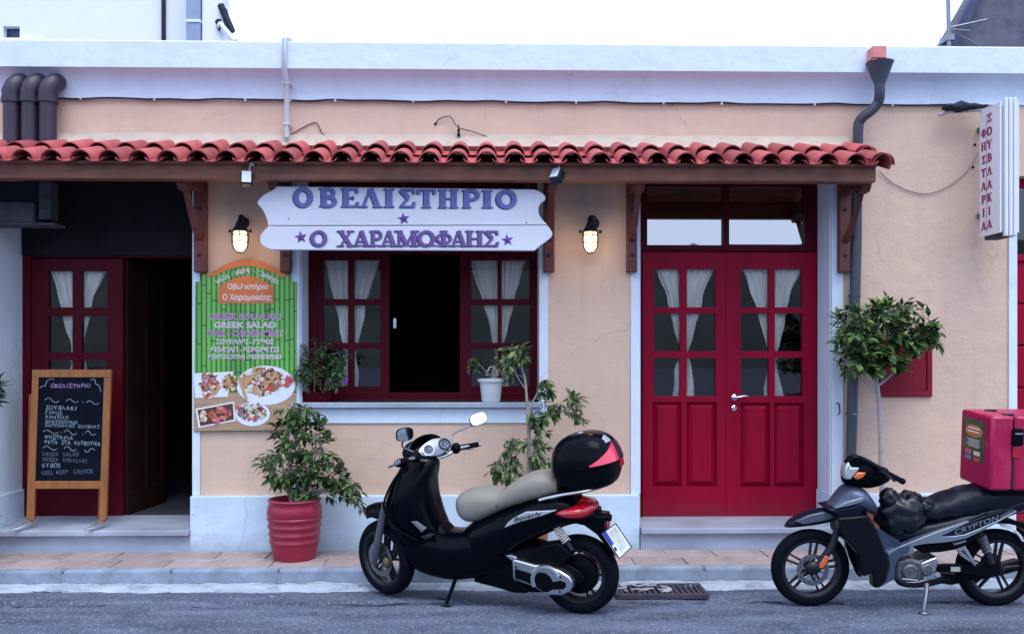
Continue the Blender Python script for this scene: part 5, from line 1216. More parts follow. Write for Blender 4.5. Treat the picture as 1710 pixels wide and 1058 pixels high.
# ---------------------------------------------------------------- SCOOTER
rear = at(970, 1021, 0); fw = lambda px, py: (lambda d: (d.x*(-H/d.z), -D+d.y*(-H/d.z)))(raydir(px, py))
rx, ry = fw(970, 1020); fx, fy = fw(648, 989)
S = Veh('scooter', 'black maxi scooter with beige seat and black top case, parked below the window', 'scooter', (rx, ry), (fx, fy), 5)
P = S.P
zA = lambda x, y: (590+x/5.567, 670+y/5.567)
zB = lambda x, y: (830+x/5.567, 700+y/5.567)
zC = lambda x, y: (590+x/5.29, 830+y/5.29)
zD = lambda x, y: (820+x/5.288, 830+y/5.288)
z3 = lambda x, y: (580+x/2.712, 660+y/2.712)
STE = -R(22)                     # front wheel turned to its right
WHD = mat('dark_wheel', (.02, .022, .028), .4, metal=.4)
RF, RRr = .268, .262
rw = wheel(S, Vector((0, 0, RRr)), RRr, .178, .145, 0, 5, 0, WHD)
S.part('brake_drum', G().lathe([(0, -.06), (.10, -.06), (.125, -.045), (.13, .0), (.125, .03), (0, .035)], Matrix.Translation((0, -.01, RRr)) @ AX, 28), SATIN, parent=rw)
Fc = Vector((S.wb, 0, RF)); fwh = wheel(S, Fc, RF, .195, .115, STE, 5, .125, WHD)
st = lambda f, l, z, o=Fc: Vector((o.x, o.y, 0))+Vector((f*math.cos(STE)-l*math.sin(STE), f*math.sin(STE)+l*math.cos(STE), z))   # steered frame: forward, left, up
FORK = mat('grey_fork', (.11, .12, .14), .45, metal=.3, var=.1)
for sgn in (1, -1):
    S.part('fork_leg', G().tube([st(.03, sgn*.095, RF-.03), st(.0, sgn*.098, RF+.05), st(-.06, sgn*.09, .52), st(-.11, sgn*.085, .68)], [.022, .028, .027, .024], 14), FORK)
S.part('brake_caliper', G().ell(st(-.085, .075, RF-.01), .028, .02, .04, 12, 8), mat('bronze_caliper', (.16, .12, .05), .5, metal=.5))
# mudguard hugging the wheel, with a pointed nose
rings = []
for k in range(17):
    t = k/16; a = R(52+75*t); ro = .380+.016*math.sin(min(1, t*2)*math.pi/2)-.055*max(0, t-.4)/.6; ri = ro-.004-(.092*min(1, t*7)**.8 if t < .5 else .092-.05*(t-.5)/.5); wd_ = .080*min(1, .10+t*4)
    cap = [st((ri+(ro-ri)*math.sin(q)**.8)*math.cos(a), wd_*sgp(math.cos(q), 2.6), RF+(ri+(ro-ri)*math.sin(q)**.8)*math.sin(a)) for q in [math.pi*j/10 for j in range(11)]]
    inn = [st((ri+(ro-ri-.006)*math.sin(q)**.8)*math.cos(a), (wd_-.004)*sgp(math.cos(q), 2.6), RF+(ri+(ro-ri-.006)*math.sin(q)**.8)*math.sin(a)) for q in [math.pi*j/10 for j in range(10, -1, -1)]]
    rings.append(cap+inn)
S.part('front_mudguard', G().loft(rings), BLACK)
# front shield: horizontal slices traced at their pixel heights
def sl(py, pf_, pr_, w_):
    a, c = P(pf_, py, w_*.55), P(pr_, py, -w_*.55); return ((a.z+c.z)/2, c.x, a.x, w_*.9)
shield = [sl(757, 690, 726, .06), sl(768, 672, 736, .10), sl(782, 663, 737, .15), sl(800, 654, 735, .19), sl(822, 645, 737, .215), sl(840, 640, 742, .225), sl(858, 642, 748, .22), sl(875, 650, 755, .20), sl(895, 665, 760, .18), sl(918, 676, 766, .165)]
S.part('front_shield', loft_z(G(), list(reversed(shield)), 2.9, 32), BLACK)
# shield edging strips and the pale vent insert
for l_, off in ((.19, 0), (.15, 5)):
    S.part('edge_strip', G().tube(smooth_path([P(676+off, 776, .1), P(655+off, 806, l_), P(641+off, 840, l_+.04), P(647+off, 858, l_+.03), P(666+off, 884, l_), P(698+off*1.5, 902, l_)], 4), .009, 8), BLACK)
S.plate('vent_insert', [zC(*p) for p in [(508, 214), (552, 212), (628, 284), (604, 310)]], .14, .205, mat('grey_vent', (.13, .14, .16), .4), .004)
S.plate('vent_insert', [zC(*p) for p in [(590, 350), (650, 330), (690, 345), (640, 375)]], .14, .202, DGREY, .004)
S.part('ignition_lock', G().lathe([(.024, 0), (.024, .012), (.012, .015)], Matrix.Translation(P(702, 781, .02)) @ Matrix.Rotation(R(-80), 4, 'Y') @ Matrix.Rotation(0, 4, 'X'), 16), STEEL)
# floor tunnel and belly
def ss(px, a, c, w_, k=.6):
    lo, hi = P(px, c, w_*k), P(px, a, w_*k); return ((lo.x+hi.x)/2, lo.z, hi.z, w_)
belly = [ss(668, 900, 925, .08), ss(682, 888, 944, .13), ss(703, 884, 958, .16), ss(728, 886, 966, .175), ss(752, 890, 970, .18), ss(780, 888, 969, .18), ss(808, 884, 964, .17), ss(838, 878, 958, .155), ss(865, 870, 950, .12)]
S.part('floor_fairing', loft_s(G(), list(reversed(belly)), 3.0), BLACK)
S.part('tunnel', loft_s(G(), list(reversed([ss(722, 858, 905, .10, 0), ss(740, 868, 905, .11, 0), ss(758, 885, 905, .10, 0), ss(776, 893, 910, .09, 0)])), 2.4), SATIN)
# rear body under the seat, sweeping up to the tail
tail = [ss(770, 888, 932, .09), ss(782, 876, 938, .14), ss(800, 868, 940, .18), ss(838, 852, 932, .205), ss(880, 837, 908, .215), ss(920, 825, 890, .205), ss(950, 828, 878, .175), ss(972, 846, 874, .14), ss(996, 850, 868, .09)]
S.part('rear_body', loft_s(G(), list(reversed(tail)), 2.8), BLACK)
S.part('body_badge', G().tube([P(*zB(-5, 935), .195), P(*zB(42, 905), .20)], .004, 6, .4), STEEL)
SILV = mat('silver_panel', (.50, .52, .55), .4, metal=.5, var=.1)
bdg = S.plate('side_badge', [zD(*p) for p in [(113, 270), (150, 220), (195, 185), (300, 132), (400, 124), (570, 117), (500, 145), (440, 166), (260, 214)]], .15, .223, SILV, .004)
badge_text(S, 'Beverly', P(*zD(200, 205), .224), P(*zD(450, 140), .224), .036, DGREY, bdg, .01, .35)
# seat
SEATM = mat('beige_vinyl', (.235, .22, .185), .6, var=.08, vscale=10, bump=.08, bscale=200)
seat = [ss(766, 830, 848, .07, .2), ss(771, 822, 862, .12, .3), ss(782, 818, 871, .145, .4), ss(800, 816, 870, .155, .5), ss(822, 818, 860, .155, .5), ss(838, 818, 852, .155, .5), ss(852, 808, 847, .16, .5), ss(868, 798, 842, .165, .5), ss(890, 790, 836, .165, .5), ss(912, 789, 830, .155, .5), ss(934, 796, 822, .12, .4)]
se = S.part('seat', loft_s(G(), list(reversed(seat)), 2.7, 28), SEATM)
S.part('seam', G().tube(smooth_path([P(846, 812, .03), P(836, 826, .12), P(828, 846, .157)], 4), .004, 6), DGREY, parent=se)
# grab rail
S.part('grab_rail', G().tube(smooth_path([P(*zB(395, 748), .17), P(*zB(470, 728), .175), P(*zB(640, 694), .175), P(*zB(800, 668), .165), P(*zB(930, 636), .11), P(*zB(985, 615), 0), P(*zB(960, 625), -.1), P(*zB(800, 660), -.16), P(*zB(640, 680), -.17)], 4), .014, 10, .8), ALU)
S.part('case_bracket', G().box(P(945, 825, 0).x-.09, P(945, 825, 0).x+.08, -.08, .08, P(945, 840, 0).z, P(945, 812, 0).z), SATIN, False, bevel=.01)
# tail lamp
tl = [ss(928, 850, 856, .19, .7), ss(940, 845, 864, .202, .7), ss(957, 841, 867, .196, .6), ss(975, 838, 866, .175, .5), ss(990, 838, 858, .11, .3), ss(997, 840, 851, .05, .2)]
tlo = S.part('tail_lamp', loft_s(G(), list(reversed(tl)), 2.4), REDLENS)
S.part('centre_lens', loft_s(G(), list(reversed([ss(962, 838, 848, .05, 0), ss(972, 828, 852, .075, 0), ss(984, 832, 852, .07, 0), ss(993, 840, 850, .04, 0)])), 2.2), mat('bright_red_lens', (.62, .03, .02), .15, coat=.6), parent=tlo)
# rear mudguard and number plate
S.plate('rear_mudguard', [zD(*p) for p in [(700, 185), (800, 165), (900, 160), (1000, 172), (1000, 230), (1000, 320), (1128, 530), (1095, 525), (1000, 420), (930, 330), (820, 250), (720, 230)]], -.085, .085, BLACK, .012)
S.part('tail_stub', G().tube([P(*zD(930, 170), .05), P(*zD(1062, 178), .05)], [.03, .022], 10), SATIN)
S.part('rear_reflector', G().ell(P(*zD(1028, 232), .0), .018, .045, .028, 14, 8), REDLENS)
q4 = [P(*zD(985, 312), .10), P(*zD(1098, 230), -.10), P(*zD(1238, 438), -.10), P(*zD(1130, 540), .10)]
nrm = (q4[1]-q4[0]).cross(q4[3]-q4[0]).normalized()
if (S.C-q4[0]).dot(nrm) < 0: nrm = -nrm
lp_ = S.part('number_plate', G().prism([p-nrm*.006 for p in q4], nrm*.006), mat('plate_white', (.70, .74, .72), .35), False, bevel=.001)
bl = lambda u, w_, d: q4[0].lerp(q4[1], u).lerp(q4[3].lerp(q4[2], u), w_)+nrm*d
S.part('blue_band', G().prism([bl(.02, .02, .0006), bl(.22, .02, .0006), bl(.22, .52, .0006), bl(.02, .52, .0006)], nrm*.001), mat('plate_blue', (.01, .05, .55), .35), False, lp_)
S.part('plate_frame', G().tube([bl(u, w_, .002) for u, w_ in ((0, 0), (1, 0), (1, 1), (0, 1))], .004, 6, closed=True), DGREY, False, lp_)
S.part('plate_seal', G().lathe([(.014, 0), (.014, .0015), (.008, .0015)], Matrix.Translation(bl(.13, .68, .0006)) @ nrm.to_track_quat('Z', 'Y').to_matrix().to_4x4(), 14), DGREY, False, lp_)
S.part('plate_smear', G().prism([bl(.35, .12, .0005), bl(.85, .08, .0005), bl(.9, .85, .0005), bl(.3, .9, .0005)], nrm*.0006), mat('plate_smudge', (.50, .55, .52), .5, var=.25, vscale=14), False, lp_)
# engine, drive cover, swing arm
S.part('engine', loft_s(G(), list(reversed([ss(800, 925, 968, .10, 0), ss(830, 905, 975, .13, 0), ss(860, 900, 982, .13, 0), ss(900, 900, 985, .11, 0), ss(935, 915, 985, .09, 0)])), 3.2), SATIN)
cv = S.plate('drive_cover', [zD(*p) for p in [(183, 560), (205, 545), (385, 598), (440, 600), (520, 612), (610, 650), (690, 700), (718, 750), (715, 800), (690, 835), (620, 866), (480, 862), (380, 792), (190, 722)]], .10, .185, ALU, .014)
S.plate('cover_inlay', [zD(*p) for p in [(208, 628), (300, 655), (380, 682), (430, 662), (480, 668), (520, 700), (545, 745), (610, 735), (655, 750), (662, 785), (640, 812), (540, 815), (500, 838), (455, 835), (400, 790), (300, 745), (208, 715)]], .17, .190, SATIN, .004, parent=cv)
cc = P(*zD(480, 735), .19)
S.part('cover_ring', G().lathe([(.072, 0), (.072, .012), (.082, .016), (.098, .012), (.104, 0)], Matrix.Translation(cc-Vector((0, .004, 0))) @ Matrix.Rotation(R(-90), 4, 'X') , 40, -160, 30), ALU, parent=cv)
for p in ((222, 612), (612, 700), (606, 830), (214, 732)):
    S.part('bolt', G().lathe([(.008, 0), (.008, .006), (.004, .008)], Matrix.Translation(P(*zD(*p), .184)) @ Matrix.Rotation(R(-90), 4, 'X'), 10), DGREY, parent=cv)
S.plate('cover_lip', [zD(*p) for p in [(125, 512), (170, 505), (230, 530), (205, 545), (183, 560)]], .10, .16, ALU, .005)
S.plate('under_guard', [zD(*p) for p in [(-10, 560), (90, 540), (190, 560), (185, 720), (330, 800), (320, 850), (200, 845), (80, 810), (-10, 770)]], -.05, .12, SATIN, .012)
S.plate('swing_arm', [zD(*p) for p in [(430, 560), (620, 560), (760, 640), (830, 720), (800, 770), (700, 770), (560, 640)]], .08, .12, SATIN, .01)
sa, sb = P(*zD(556, 232), .13), P(*zD(668, 392), .13)
sk = S.part('shock_absorber', G().tube([sa+(sa-sb)*.25, sb+(sb-sa)*.45], .016, 12), DGREY)
S.part('spring', spring(G(), sa, sb, .026, 9, .0055), mat('pale_spring', (.55, .56, .5), .4), parent=sk)
S.plate('airbox', [zD(*p) for p in [(430, 420), (590, 400), (640, 430), (720, 520), (600, 600), (420, 590), (300, 540)]], .05, .15, SATIN, .015)
# side stand
a_, c_ = P(*zC(885, 770), .16), P(*zC(822, 965), .20); c_.z = max(c_.z, .012)
S.part('side_stand', G().tube([a_+(a_-c_)*.25, a_, c_+Vector((0, 0, .02))], [.015, .014, .012], 10).tube([P(*zC(845, 905), .19), P(*zC(740, 890), .19)], .006, 6).ell(c_, .045, .03, .010, 12, 6), SATIN)
# steering head, handlebar, dash, mirrors
Hc = P(729, 758, 0)
hb = lambda f, l, u: Hc+Vector((f*math.cos(STE)-l*math.sin(STE), f*math.sin(STE)+l*math.cos(STE), u))
S.part('steering_column', G().tube([st(-.13, 0, .70), hb(.05, 0, -.03)], .05, 14), SATIN)
bar = S.part('handlebar', G().tube(smooth_path([hb(-.03, .33, .015), hb(-.01, .2, .01), hb(.02, .1, -.03), hb(.02, -.1, -.03), hb(-.01, -.2, .01), hb(-.03, -.33, .015)], 4), .013, 10), ALU)
for sgn in (1, -1):
    S.part('grip', G().tube([hb(-.005, sgn*.22, .012), hb(-.035, sgn*.375, .014)], .019, 14), RUBBER)
    S.part('bar_end', G().tube([hb(-.036, sgn*.377, .014), hb(-.041, sgn*.40, .014)], .016, 12), ALU)
    S.part('switch_cube', G().ell(hb(0, sgn*.19, .012), .035, .045, .04, 14, 8), SATIN)
    S.part('brake_lever', G().tube(smooth_path([hb(.03, sgn*.17, .0), hb(.07, sgn*.22, -.012), hb(.055, sgn*.32, -.02), hb(.03, sgn*.41, -.025)], 4), [.011]*4+[.009]*4+[.008]*5, 8), ALU)
    S.part('cable', G().tube(smooth_path([hb(.03, sgn*.15, .0), hb(.09, sgn*.11, -.02), hb(.07, sgn*.05, -.12)], 4), .006, 6), DGREY)
    S.part('indicator_stub', G().ell(hb(.16, sgn*.2, -.045), .035, .05, .03, 12, 8), SATIN)
# nacelle around the headlamp
S.part('nacelle', G().ell(hb(.175, 0, .0), .115, .145, .082, 24, 14), BLACK)
S.part('headlamp', G().ell(hb(.25, 0, .0), .05, .095, .07, 20, 12), mat('headlamp_lens', (.5, .53, .56), .1, metal=.6))
S.part('fly_screen', G().loft([[hb(.10+.09*t, .16*math.cos(q)*(1-.35*t), .05+.09*(1-t)*.9*math.sin(q)+.0) for q in [math.pi*i/12 for i in range(13)]]+[hb(.092+.09*t, .152*math.cos(q)*(1-.35*t), .046+.085*(1-t)*.9*math.sin(q)) for q in [math.pi*i/12 for i in range(12, -1, -1)]] for t in (0, .4, .8)]), BLACK)
# instrument panel facing the rider
DM = Matrix((( -math.cos(STE)*.55, -math.sin(STE), -math.cos(STE)*.835), (-math.sin(STE)*.55, math.cos(STE), -math.sin(STE)*.835), (.835, 0, .55))).to_4x4()
def frame_from(n_, left):
    n_ = n_.normalized(); l_ = (left-n_*left.dot(n_)).normalized(); u_ = n_.cross(l_).normalized() ; return Matrix((l_, u_, n_)).transposed().to_4x4()
fwd, lef = Vector((math.cos(STE), math.sin(STE), 0)), Vector((-math.sin(STE), math.cos(STE), 0))
nn_ = (-fwd*.85+Vector((0, 0, 1))*.62+lef*.38); Dp = Matrix.Translation(hb(.005, 0.0, .05)) @ frame_from(nn_, lef)
dash = S.part('instrument_panel', G().loft([[Dp @ Vector((a*(.136+e_), b2*1.2, dz)) for a, b2 in [(math.cos(q), math.sin(q)*(.052-.012*abs(math.cos(q)))*(1+e_*6)) for q in [2*math.pi*i/28 for i in range(28)]]] for dz, e_ in ((-.06, -.02), (-.005, .004), (.004, 0), (.006, -.012))]), mat('dash_silver', (.20, .22, .26), .3, metal=.6), angle=50)
for sx in (.066, -.066):
    Md = Dp @ Matrix.Translation((sx, .004, .004))
    dl = S.part('dial', G().lathe([(0, .004), (.036, .004), (.036, 0)], Md, 28), mat('dial_blue', (.012, .02, .06), .3), parent=dash)
    S.part('dial_bezel', G().lathe([(.036, 0), (.036, .012), (.043, .010), (.046, 0)], Md, 28), CHROME if sx > 0 else DGREY, parent=dash)
    g = G()
    for k in range(11):
        a = R(225-27*k); g.box(.024, .032, -.0012, .0012, .0043, .0055, Md @ Matrix.Rotation(a, 4, 'Z'))
    g.box(-.004, .026, -.0012, .0012, .0056, .0066, Md @ Matrix.Rotation(R(200 if sx > 0 else 120), 4, 'Z'))
    S.part('dial_marks', g, mat('dial_mark', (.6, .65, .75), .5), False, dash)
# mirrors
MIRR = mat('mirror_glass', (.92, .95, .93), .03, metal=1)
def mirror(sgn, c, base, nrm_):
    S.part('mirror_stalk', G().tube(smooth_path([hb(.0, sgn*.17, .03), base, c-Vector((0, 0, .03))], 4), .0065, 8), STEEL)
    Mm = Matrix.Translation(c) @ frame_from(nrm_, lef); n = 24
    ring = lambda k, dz, ks=1: [Mm @ Vector((.066*k*sgp(math.cos(q), 3.2)*ks, .045*k*sgp(math.sin(q), 3.2), dz)) for q in [2*math.pi*i/n for i in range(n)]]
    mo = S.part('mirror', G().loft([ring(.5, -.03), ring(.85, -.022), ring(1.02, -.006), ring(1.0, .003), ring(.93, .003)]), BLACK)
    S.part('mirror_glass', G().loft([ring(.95, .001), ring(.94, .0045)]), MIRR, False, mo)
mc = P(799, 699, -.30)
mirror(-1, mc, P(753, 726, -.20), -fwd*.72+lef*.55+Vector((0, 0, .42)))
mcl = P(676, 725, .24)
mirror(1, mcl, P(672, 745, .22), -fwd*.9+lef*.15-Vector((0, 0, .02)))
# top case
tc0 = P(979, 768, 0); zb_c, zt_c = P(979, 818, .08).z, P(979, 719, -.02).z; hh = zt_c-zb_c
cs = lambda f, l, w_: (zb_c+hh*f, tc0.x-l*1.12, tc0.x+l*1.08, w_*1.06)
TILTM = Matrix.Translation(tc0) @ Matrix.Rotation(R(11), 4, 'Y') @ Matrix.Translation(-tc0)
base = S.part('top_case', loft_z(G(), [cs(0, .10, .10), cs(.05, .15, .15), cs(.2, .182, .185), cs(.36, .198, .2), cs(.40, .20, .202)], 3.0, 36).xf(TILTM), SATIN)
lid = S.part('case_lid', loft_z(G(), [cs(.41, .208, .209), cs(.44, .209, .21), cs(.62, .198, .2), cs(.78, .175, .182), cs(.9, .135, .148), cs(.97, .085, .1), cs(1.0, .03, .04)], 2.7, 36).xf(TILTM), BLACK, parent=base)
def case_patch(name, a0, a1, zlo, zhi, m, grow_=1.018):
    """patch on the lid surface between two bearings (0 = left side, 90 = rear)"""
    g = G(); nu, nv = 14, 5; vs = []; fs = []
    tab = crom([cs(.41, .208, .209), cs(.44, .209, .21), cs(.62, .198, .2), cs(.78, .175, .182), cs(.9, .135, .148), cs(.97, .085, .1)], 8)
    def surf(a, f):
        z = zb_c+hh*f; i = min(range(len(tab)), key=lambda k: abs(tab[k][0]-z)); _, s0, s1, w_ = tab[i]
        q = R(90+a); return Vector(((s0+s1)/2+(s1-s0)/2*sgp(math.cos(q), 2.7)*grow_, w_*sgp(math.sin(q), 2.7)*grow_, z))
    for i in range(nu+1):
        u = i/nu; a = a0+(a1-a0)*u
        for j in range(nv+1):
            vs.append(surf(a, zlo(u)+(zhi(u)-zlo(u))*j/nv))
    vs2 = [Vector((tc0.x+(p.x-tc0.x)*.96, p.y*.96, p.z)) for p in vs]; n_ = len(vs)
    for i in range(nu):
        for j in range(nv):
            a = i*(nv+1)+j; fs.append((a, a+1, a+nv+2, a+nv+1)); fs.append((n_+a, n_+a+nv+1, n_+a+nv+2, n_+a+1))
    bd = [i*(nv+1) for i in range(nu+1)]+[nu*(nv+1)+j for j in range(1, nv+1)]+[i*(nv+1)+nv for i in range(nu-1, -1, -1)]+[j for j in range(nv-1, 0, -1)]
    for k in range(len(bd)): a, c = bd[k], bd[(k+1) % len(bd)]; fs.append((a, c, n_+c, n_+a))
    g.add(vs+vs2, fs).xf(TILTM); return S.part(name, g, m, True, lid, angle=50)
PINKL = mat('pinkred_reflector', (.75, .04, .10), .15, coat=.7)
case_patch('reflector', 12, 80, lambda u: .445, lambda u: .47+.28*u, PINKL)
case_patch('badge_panel', 62, 84, lambda u: .775+.0*u, lambda u: .85+.04*u, SILV, 1.03)
case_patch('reflector', 100, 168, lambda u: .445, lambda u: .47+.28*(1-u), PINKL)
case_patch('dark_band', 80.5, 99.5, lambda u: .445, lambda u: .76, DGREY, 1.012)
S.part('case_lock', G().box(tc0.x-.24, tc0.x-.20, -.03, .03, zb_c+hh*.3, zb_c+hh*.43, TILTM), REDLENS, False, base, .006)
S.part('case_logo', G().ell(Vector((tc0.x-.01, .03, zb_c+hh*.995)), .022, .03, .006, 14, 6).xf(TILTM), SILV, parent=lid)

# ---------------------------------------------------------------- MOPED
m_r, m_f = fw(1659, 1009), fw(1351, 1009.5)
K = Veh('moped', 'dark blue and silver underbone moped with a red delivery box behind its seat', 'moped', m_r, m_f, 4)
P = K.P
zE = lambda x, y: (1270+x/5.878, 740+y/5.878)
zF = lambda x, y: (1270+x/5.878, 850+y/5.878)
zG = lambda x, y: (1480+x/4.6, 800+y/4.6)
def ss(px, a, c, w_, k=.6):
    lo, hi = P(px, c, w_*k), P(px, a, w_*k); return ((lo.x+hi.x)/2, lo.z, hi.z, w_)
WHM = mat('black_alloy', (.012, .014, .02), .35, metal=.3)
MS = R(0)
w1 = wheel(K, Vector((K.wb, 0, .266)), .266, .196, .085, MS, 5, .108, WHM)
w2 = wheel(K, Vector((0, 0, .266)), .266, .196, .095, 0, 5, 0, WHM)
NAVY = mat('dark_navy_plastic', (.003, .006, .018), .3, spec=.25)
SBL = mat('silver_blue_plastic', (.075, .098, .155), .4, metal=.55, var=.06)
SLV = mat('silver_plastic', (.24, .275, .34), .4, metal=.6, var=.06)
for l_ in (.075, -.075):
    K.part('fork_leg', G().tube([P(*zF(545, 600), l_), P(*zF(600, 500), l_), P(*zF(690, 380), l_), P(*zF(775, 150), l_)], [.02, .024, .026, .022], 12), DGREY)
K.plate('orange_reflector', [zF(*p) for p in [(640, 455), (672, 462), (668, 500), (615, 580), (578, 578), (590, 530)]], .085, .108, ORANGE, .005)
K.part('fork_shoe', G().ell(P(*zF(520, 570), .07), .055, .03, .045, 14, 8), WHM)
# front mudguard
mg = [ss(1312, 876.5, 880, .02), ss(1322, 868, 881, .045), ss(1338, 861, 880, .062), ss(1358, 854, 878, .07), ss(1380, 850, 874, .072), ss(1398, 854, 868, .06)]
mgo = K.part('front_mudguard', loft_s(G(), list(reversed(mg)), 2.5), NAVY)
K.plate('mudguard_stripe', [zE(*p) for p in [(350, 765), (480, 705), (640, 672), (720, 700), (740, 735), (560, 770), (420, 795)]], .05, .0745, mat('dark_silver', (.13, .15, .19), .35, metal=.6), .004, parent=mgo)
# nose cowl
nose = [ss(1378, 847, 851, .02, .3), ss(1388, 836, 852, .05, .4), ss(1400, 826, 853, .085, .5), ss(1418, 813, 854, .12, .6), ss(1436, 814, 856, .14, .7), ss(1450, 820, 858, .14, .7), ss(1462, 838, 862, .11, .7)]
no = K.part('nose_cowl', loft_s(G(), list(reversed(nose)), 2.3), SBL)
K.plate('cowl_flash', [zE(*p) for p in [(735, 640), (830, 580), (1000, 530), (1030, 540), (1000, 575), (870, 615)]], .09, .150, SLV, .004, parent=no)
K.plate('cowl_lower', [zE(*p) for p in [(655, 655), (740, 640), (900, 612), (1035, 575), (1060, 620), (960, 740), (770, 745), (730, 690)]], -.10, .135, NAVY, .015)
# leg shields
shp = [(760, 90), (1060, 60), (1150, 200), (1215, 370), (1262, 530), (1240, 690), (1150, 775), (1112, 770), (1105, 620), (1035, 660), (1000, 655), (985, 560), (965, 440), (870, 330), (800, 250)]
K.plate('leg_shield', [zF(*p) for p in shp], .10, .185, mat('shield_black', (.002, .003, .006), .35, spec=.2), .03)
K.plate('leg_shield', [zF(*p) for p in [(770, 100), (900, 120), (960, 440), (1000, 672), (958, 655), (880, 480), (840, 330)]], -.17, -.13, SATIN, .01)
K.plate('steering_shroud', [zF(*p) for p in [(740, 60), (1050, 20), (1100, 200), (1000, 380), (860, 330), (780, 250)]], -.10, .09, SATIN, .02)
# tunnel and silver side panels
K.plate('tunnel_cover', [zF(*p) for p in [(1070, 70), (1130, 180), (1200, 205), (1352, 300), (1420, 360), (1352, 372), (1230, 430), (1170, 300)]], -.07, .10, SBL, .02)
K.plate('lower_cowl', [zF(*p) for p in [(1245, 440), (1352, 365), (1480, 330), (1470, 430), (1380, 470), (1330, 560), (1322, 680), (1310, 692), (1155, 780), (1238, 692), (1264, 540)]], .09, .16, SBL, .012)
body = [ss(1490, 886, 912, .06), ss(1520, 876, 912, .10), ss(1555, 868, 906, .125), ss(1600, 856, 898, .13), ss(1640, 846, 884, .125), ss(1680, 834, 866, .105), ss(1720, 824, 850, .07)]
K.part('rear_body', loft_s(G(), list(reversed(body)), 2.6), NAVY)
sc_ = K.plate('side_panel', [zG(*p) for p in [(5, 560), (110, 512), (210, 472), (420, 390), (640, 318), (630, 332), (520, 390), (420, 438), (510, 436), (600, 424), (700, 385), (870, 310), (1005, 237), (1000, 250), (860, 330), (740, 395), (620, 452), (520, 475), (440, 486), (300, 496), (212, 512), (215, 568), (120, 592), (40, 640)]], .10, .158, SLV, .004)
K.plate('dark_inlay', [zG(*p) for p in [(430, 435), (640, 330), (740, 285), (800, 265), (870, 272), (880, 300), (780, 350), (620, 415), (520, 430)]], .10, .150, NAVY, .004, parent=sc_)
badge_text(K, 'CRYPTON', P(*zG(525, 408), .152), P(*zG(865, 288), .152), .034, mat('badge_grey', (.26, .26, .29), .4, metal=.5), sc_, .012, .25)
fr_ = K.plate('under_panel', [zG(*p) for p in [(215, 515), (440, 490), (620, 458), (700, 420), (720, 440), (640, 500), (540, 540), (430, 560), (280, 570)]], -.09, .12, SATIN, .012)
badge_text(K, 'YAMAHA', P(*zG(512, 498), .124), P(*zG(612, 470), .124), .017, mat('badge_silver', (.5, .5, .52), .4), fr_, .01)
# seat under a wrinkled dark cover
g = G(); seat = [ss(1530, 850, 868, .07, .3), ss(1540, 838, 868, .11, .4), ss(1562, 834, 868, .125, .5), ss(1582, 828, 868, .13, .5), ss(1602, 819, 867, .13, .5), ss(1625, 813, 864, .13, .5), ss(1660, 810, 855, .125, .5), ss(1690, 810, 846, .11, .5), ss(1715, 812, 838, .08, .5)]
loft_s(g, list(reversed(seat)), 2.6, 36, 6)
g.v = [tuple(Vector(p)+Vector((0, 0, .010*mn.noise(Vector(p)*11)+.006*mn.noise(Vector((p[0]*30, p[1]*8, p[2]*30)))))+Vector((0, .012*mn.noise(Vector(p)*14+Vector((5, 0, 0))), 0))) for p in g.v]
K.part('seat', g, mat('seat_cover_dark', (.004, .007, .016), .45, spec=.25, var=.2, bump=.2, bscale=30), angle=80)
# engine
ENG = mat('engine_grey', (.16, .17, .19), .45, metal=.7, var=.25, vscale=20, bump=.15)
en = K.plate('engine', [zG(*p) for p in [(75, 650), (110, 615), (200, 600), (260, 625), (390, 585), (400, 640), (380, 700), (300, 770), (250, 790), (120, 795), (75, 760)]], -.10, .10, ENG, .02)
for p, r_ in (((178, 705), .052), ((310, 690), .040)):
    K.part('engine_cover', G().lathe([(r_, 0), (r_, .018), (r_*.8, .028), (r_*.3, .026), (r_*.25, .032), (0, .032)], Matrix.Translation(P(*zG(*p), .10)-Vector((0, .004, 0))) @ Matrix.Rotation(R(-90), 4, 'X'), 24), ENG, parent=en)
K.plate('cylinder', [zG(*p) for p in [(265, 640), (395, 590), (402, 640), (385, 715), (270, 720)]], -.06, .115, ALU, .012, parent=en)
K.part('exhaust', G().tube(smooth_path([P(*zG(70, 700), -.03), P(*zG(100, 790), -.09), P(*zG(250, 810), -.12), P(*zG(480, 760), -.13), P(*zG(800, 700), -.14), P(*zG(1000, 650), -.14)], 4), [.018]*9+[.022]*3+[.045]*9, 12), DGREY)
ch = K.plate('chain_case', [zG(*p) for p in [(380, 655), (480, 650), (680, 655), (800, 640), (860, 650), (890, 690), (870, 740), (780, 760), (680, 738), (560, 715), (400, 712)]], .055, .085, SATIN, .008)
K.plate('label', [zG(*p) for p in [(496, 671), (570, 672), (570, 708), (496, 706)]], .08, .0875, mat('pale_label', (.4, .42, .36), .6), .001, parent=ch)
K.plate('swing_arm', [zG(*p) for p in [(400, 720), (600, 740), (800, 720), (830, 690), (810, 740), (700, 780), (580, 760), (400, 735)]], -.05, .05, SATIN, .008)
K.part('foot_bar', G().tube([P(*zG(300, 755), -.2), P(*zG(300, 755), .12)], .011, 8).tube([P(*zG(390, 735), .11), P(*zG(395, 730), .20)], .017, 10).tube([P(*zG(120, 762), .13), P(*zG(240, 775), .13)], .008, 6), STEEL)
K.plate('peg_bracket', [zG(*p) for p in [(540, 535), (600, 500), (690, 640), (690, 670), (660, 640), (600, 545), (575, 550), (640, 610), (655, 640), (580, 590)]], .09, .115, ALU, .004)
sa, sb = P(*zG(728, 430), .09), P(*zG(775, 555), .09)
sk = K.part('shock_absorber', G().tube([sa+(sa-sb)*.2, sb, sb+(sb-sa)*.7], [.015, .024, .024], 12), DGREY)
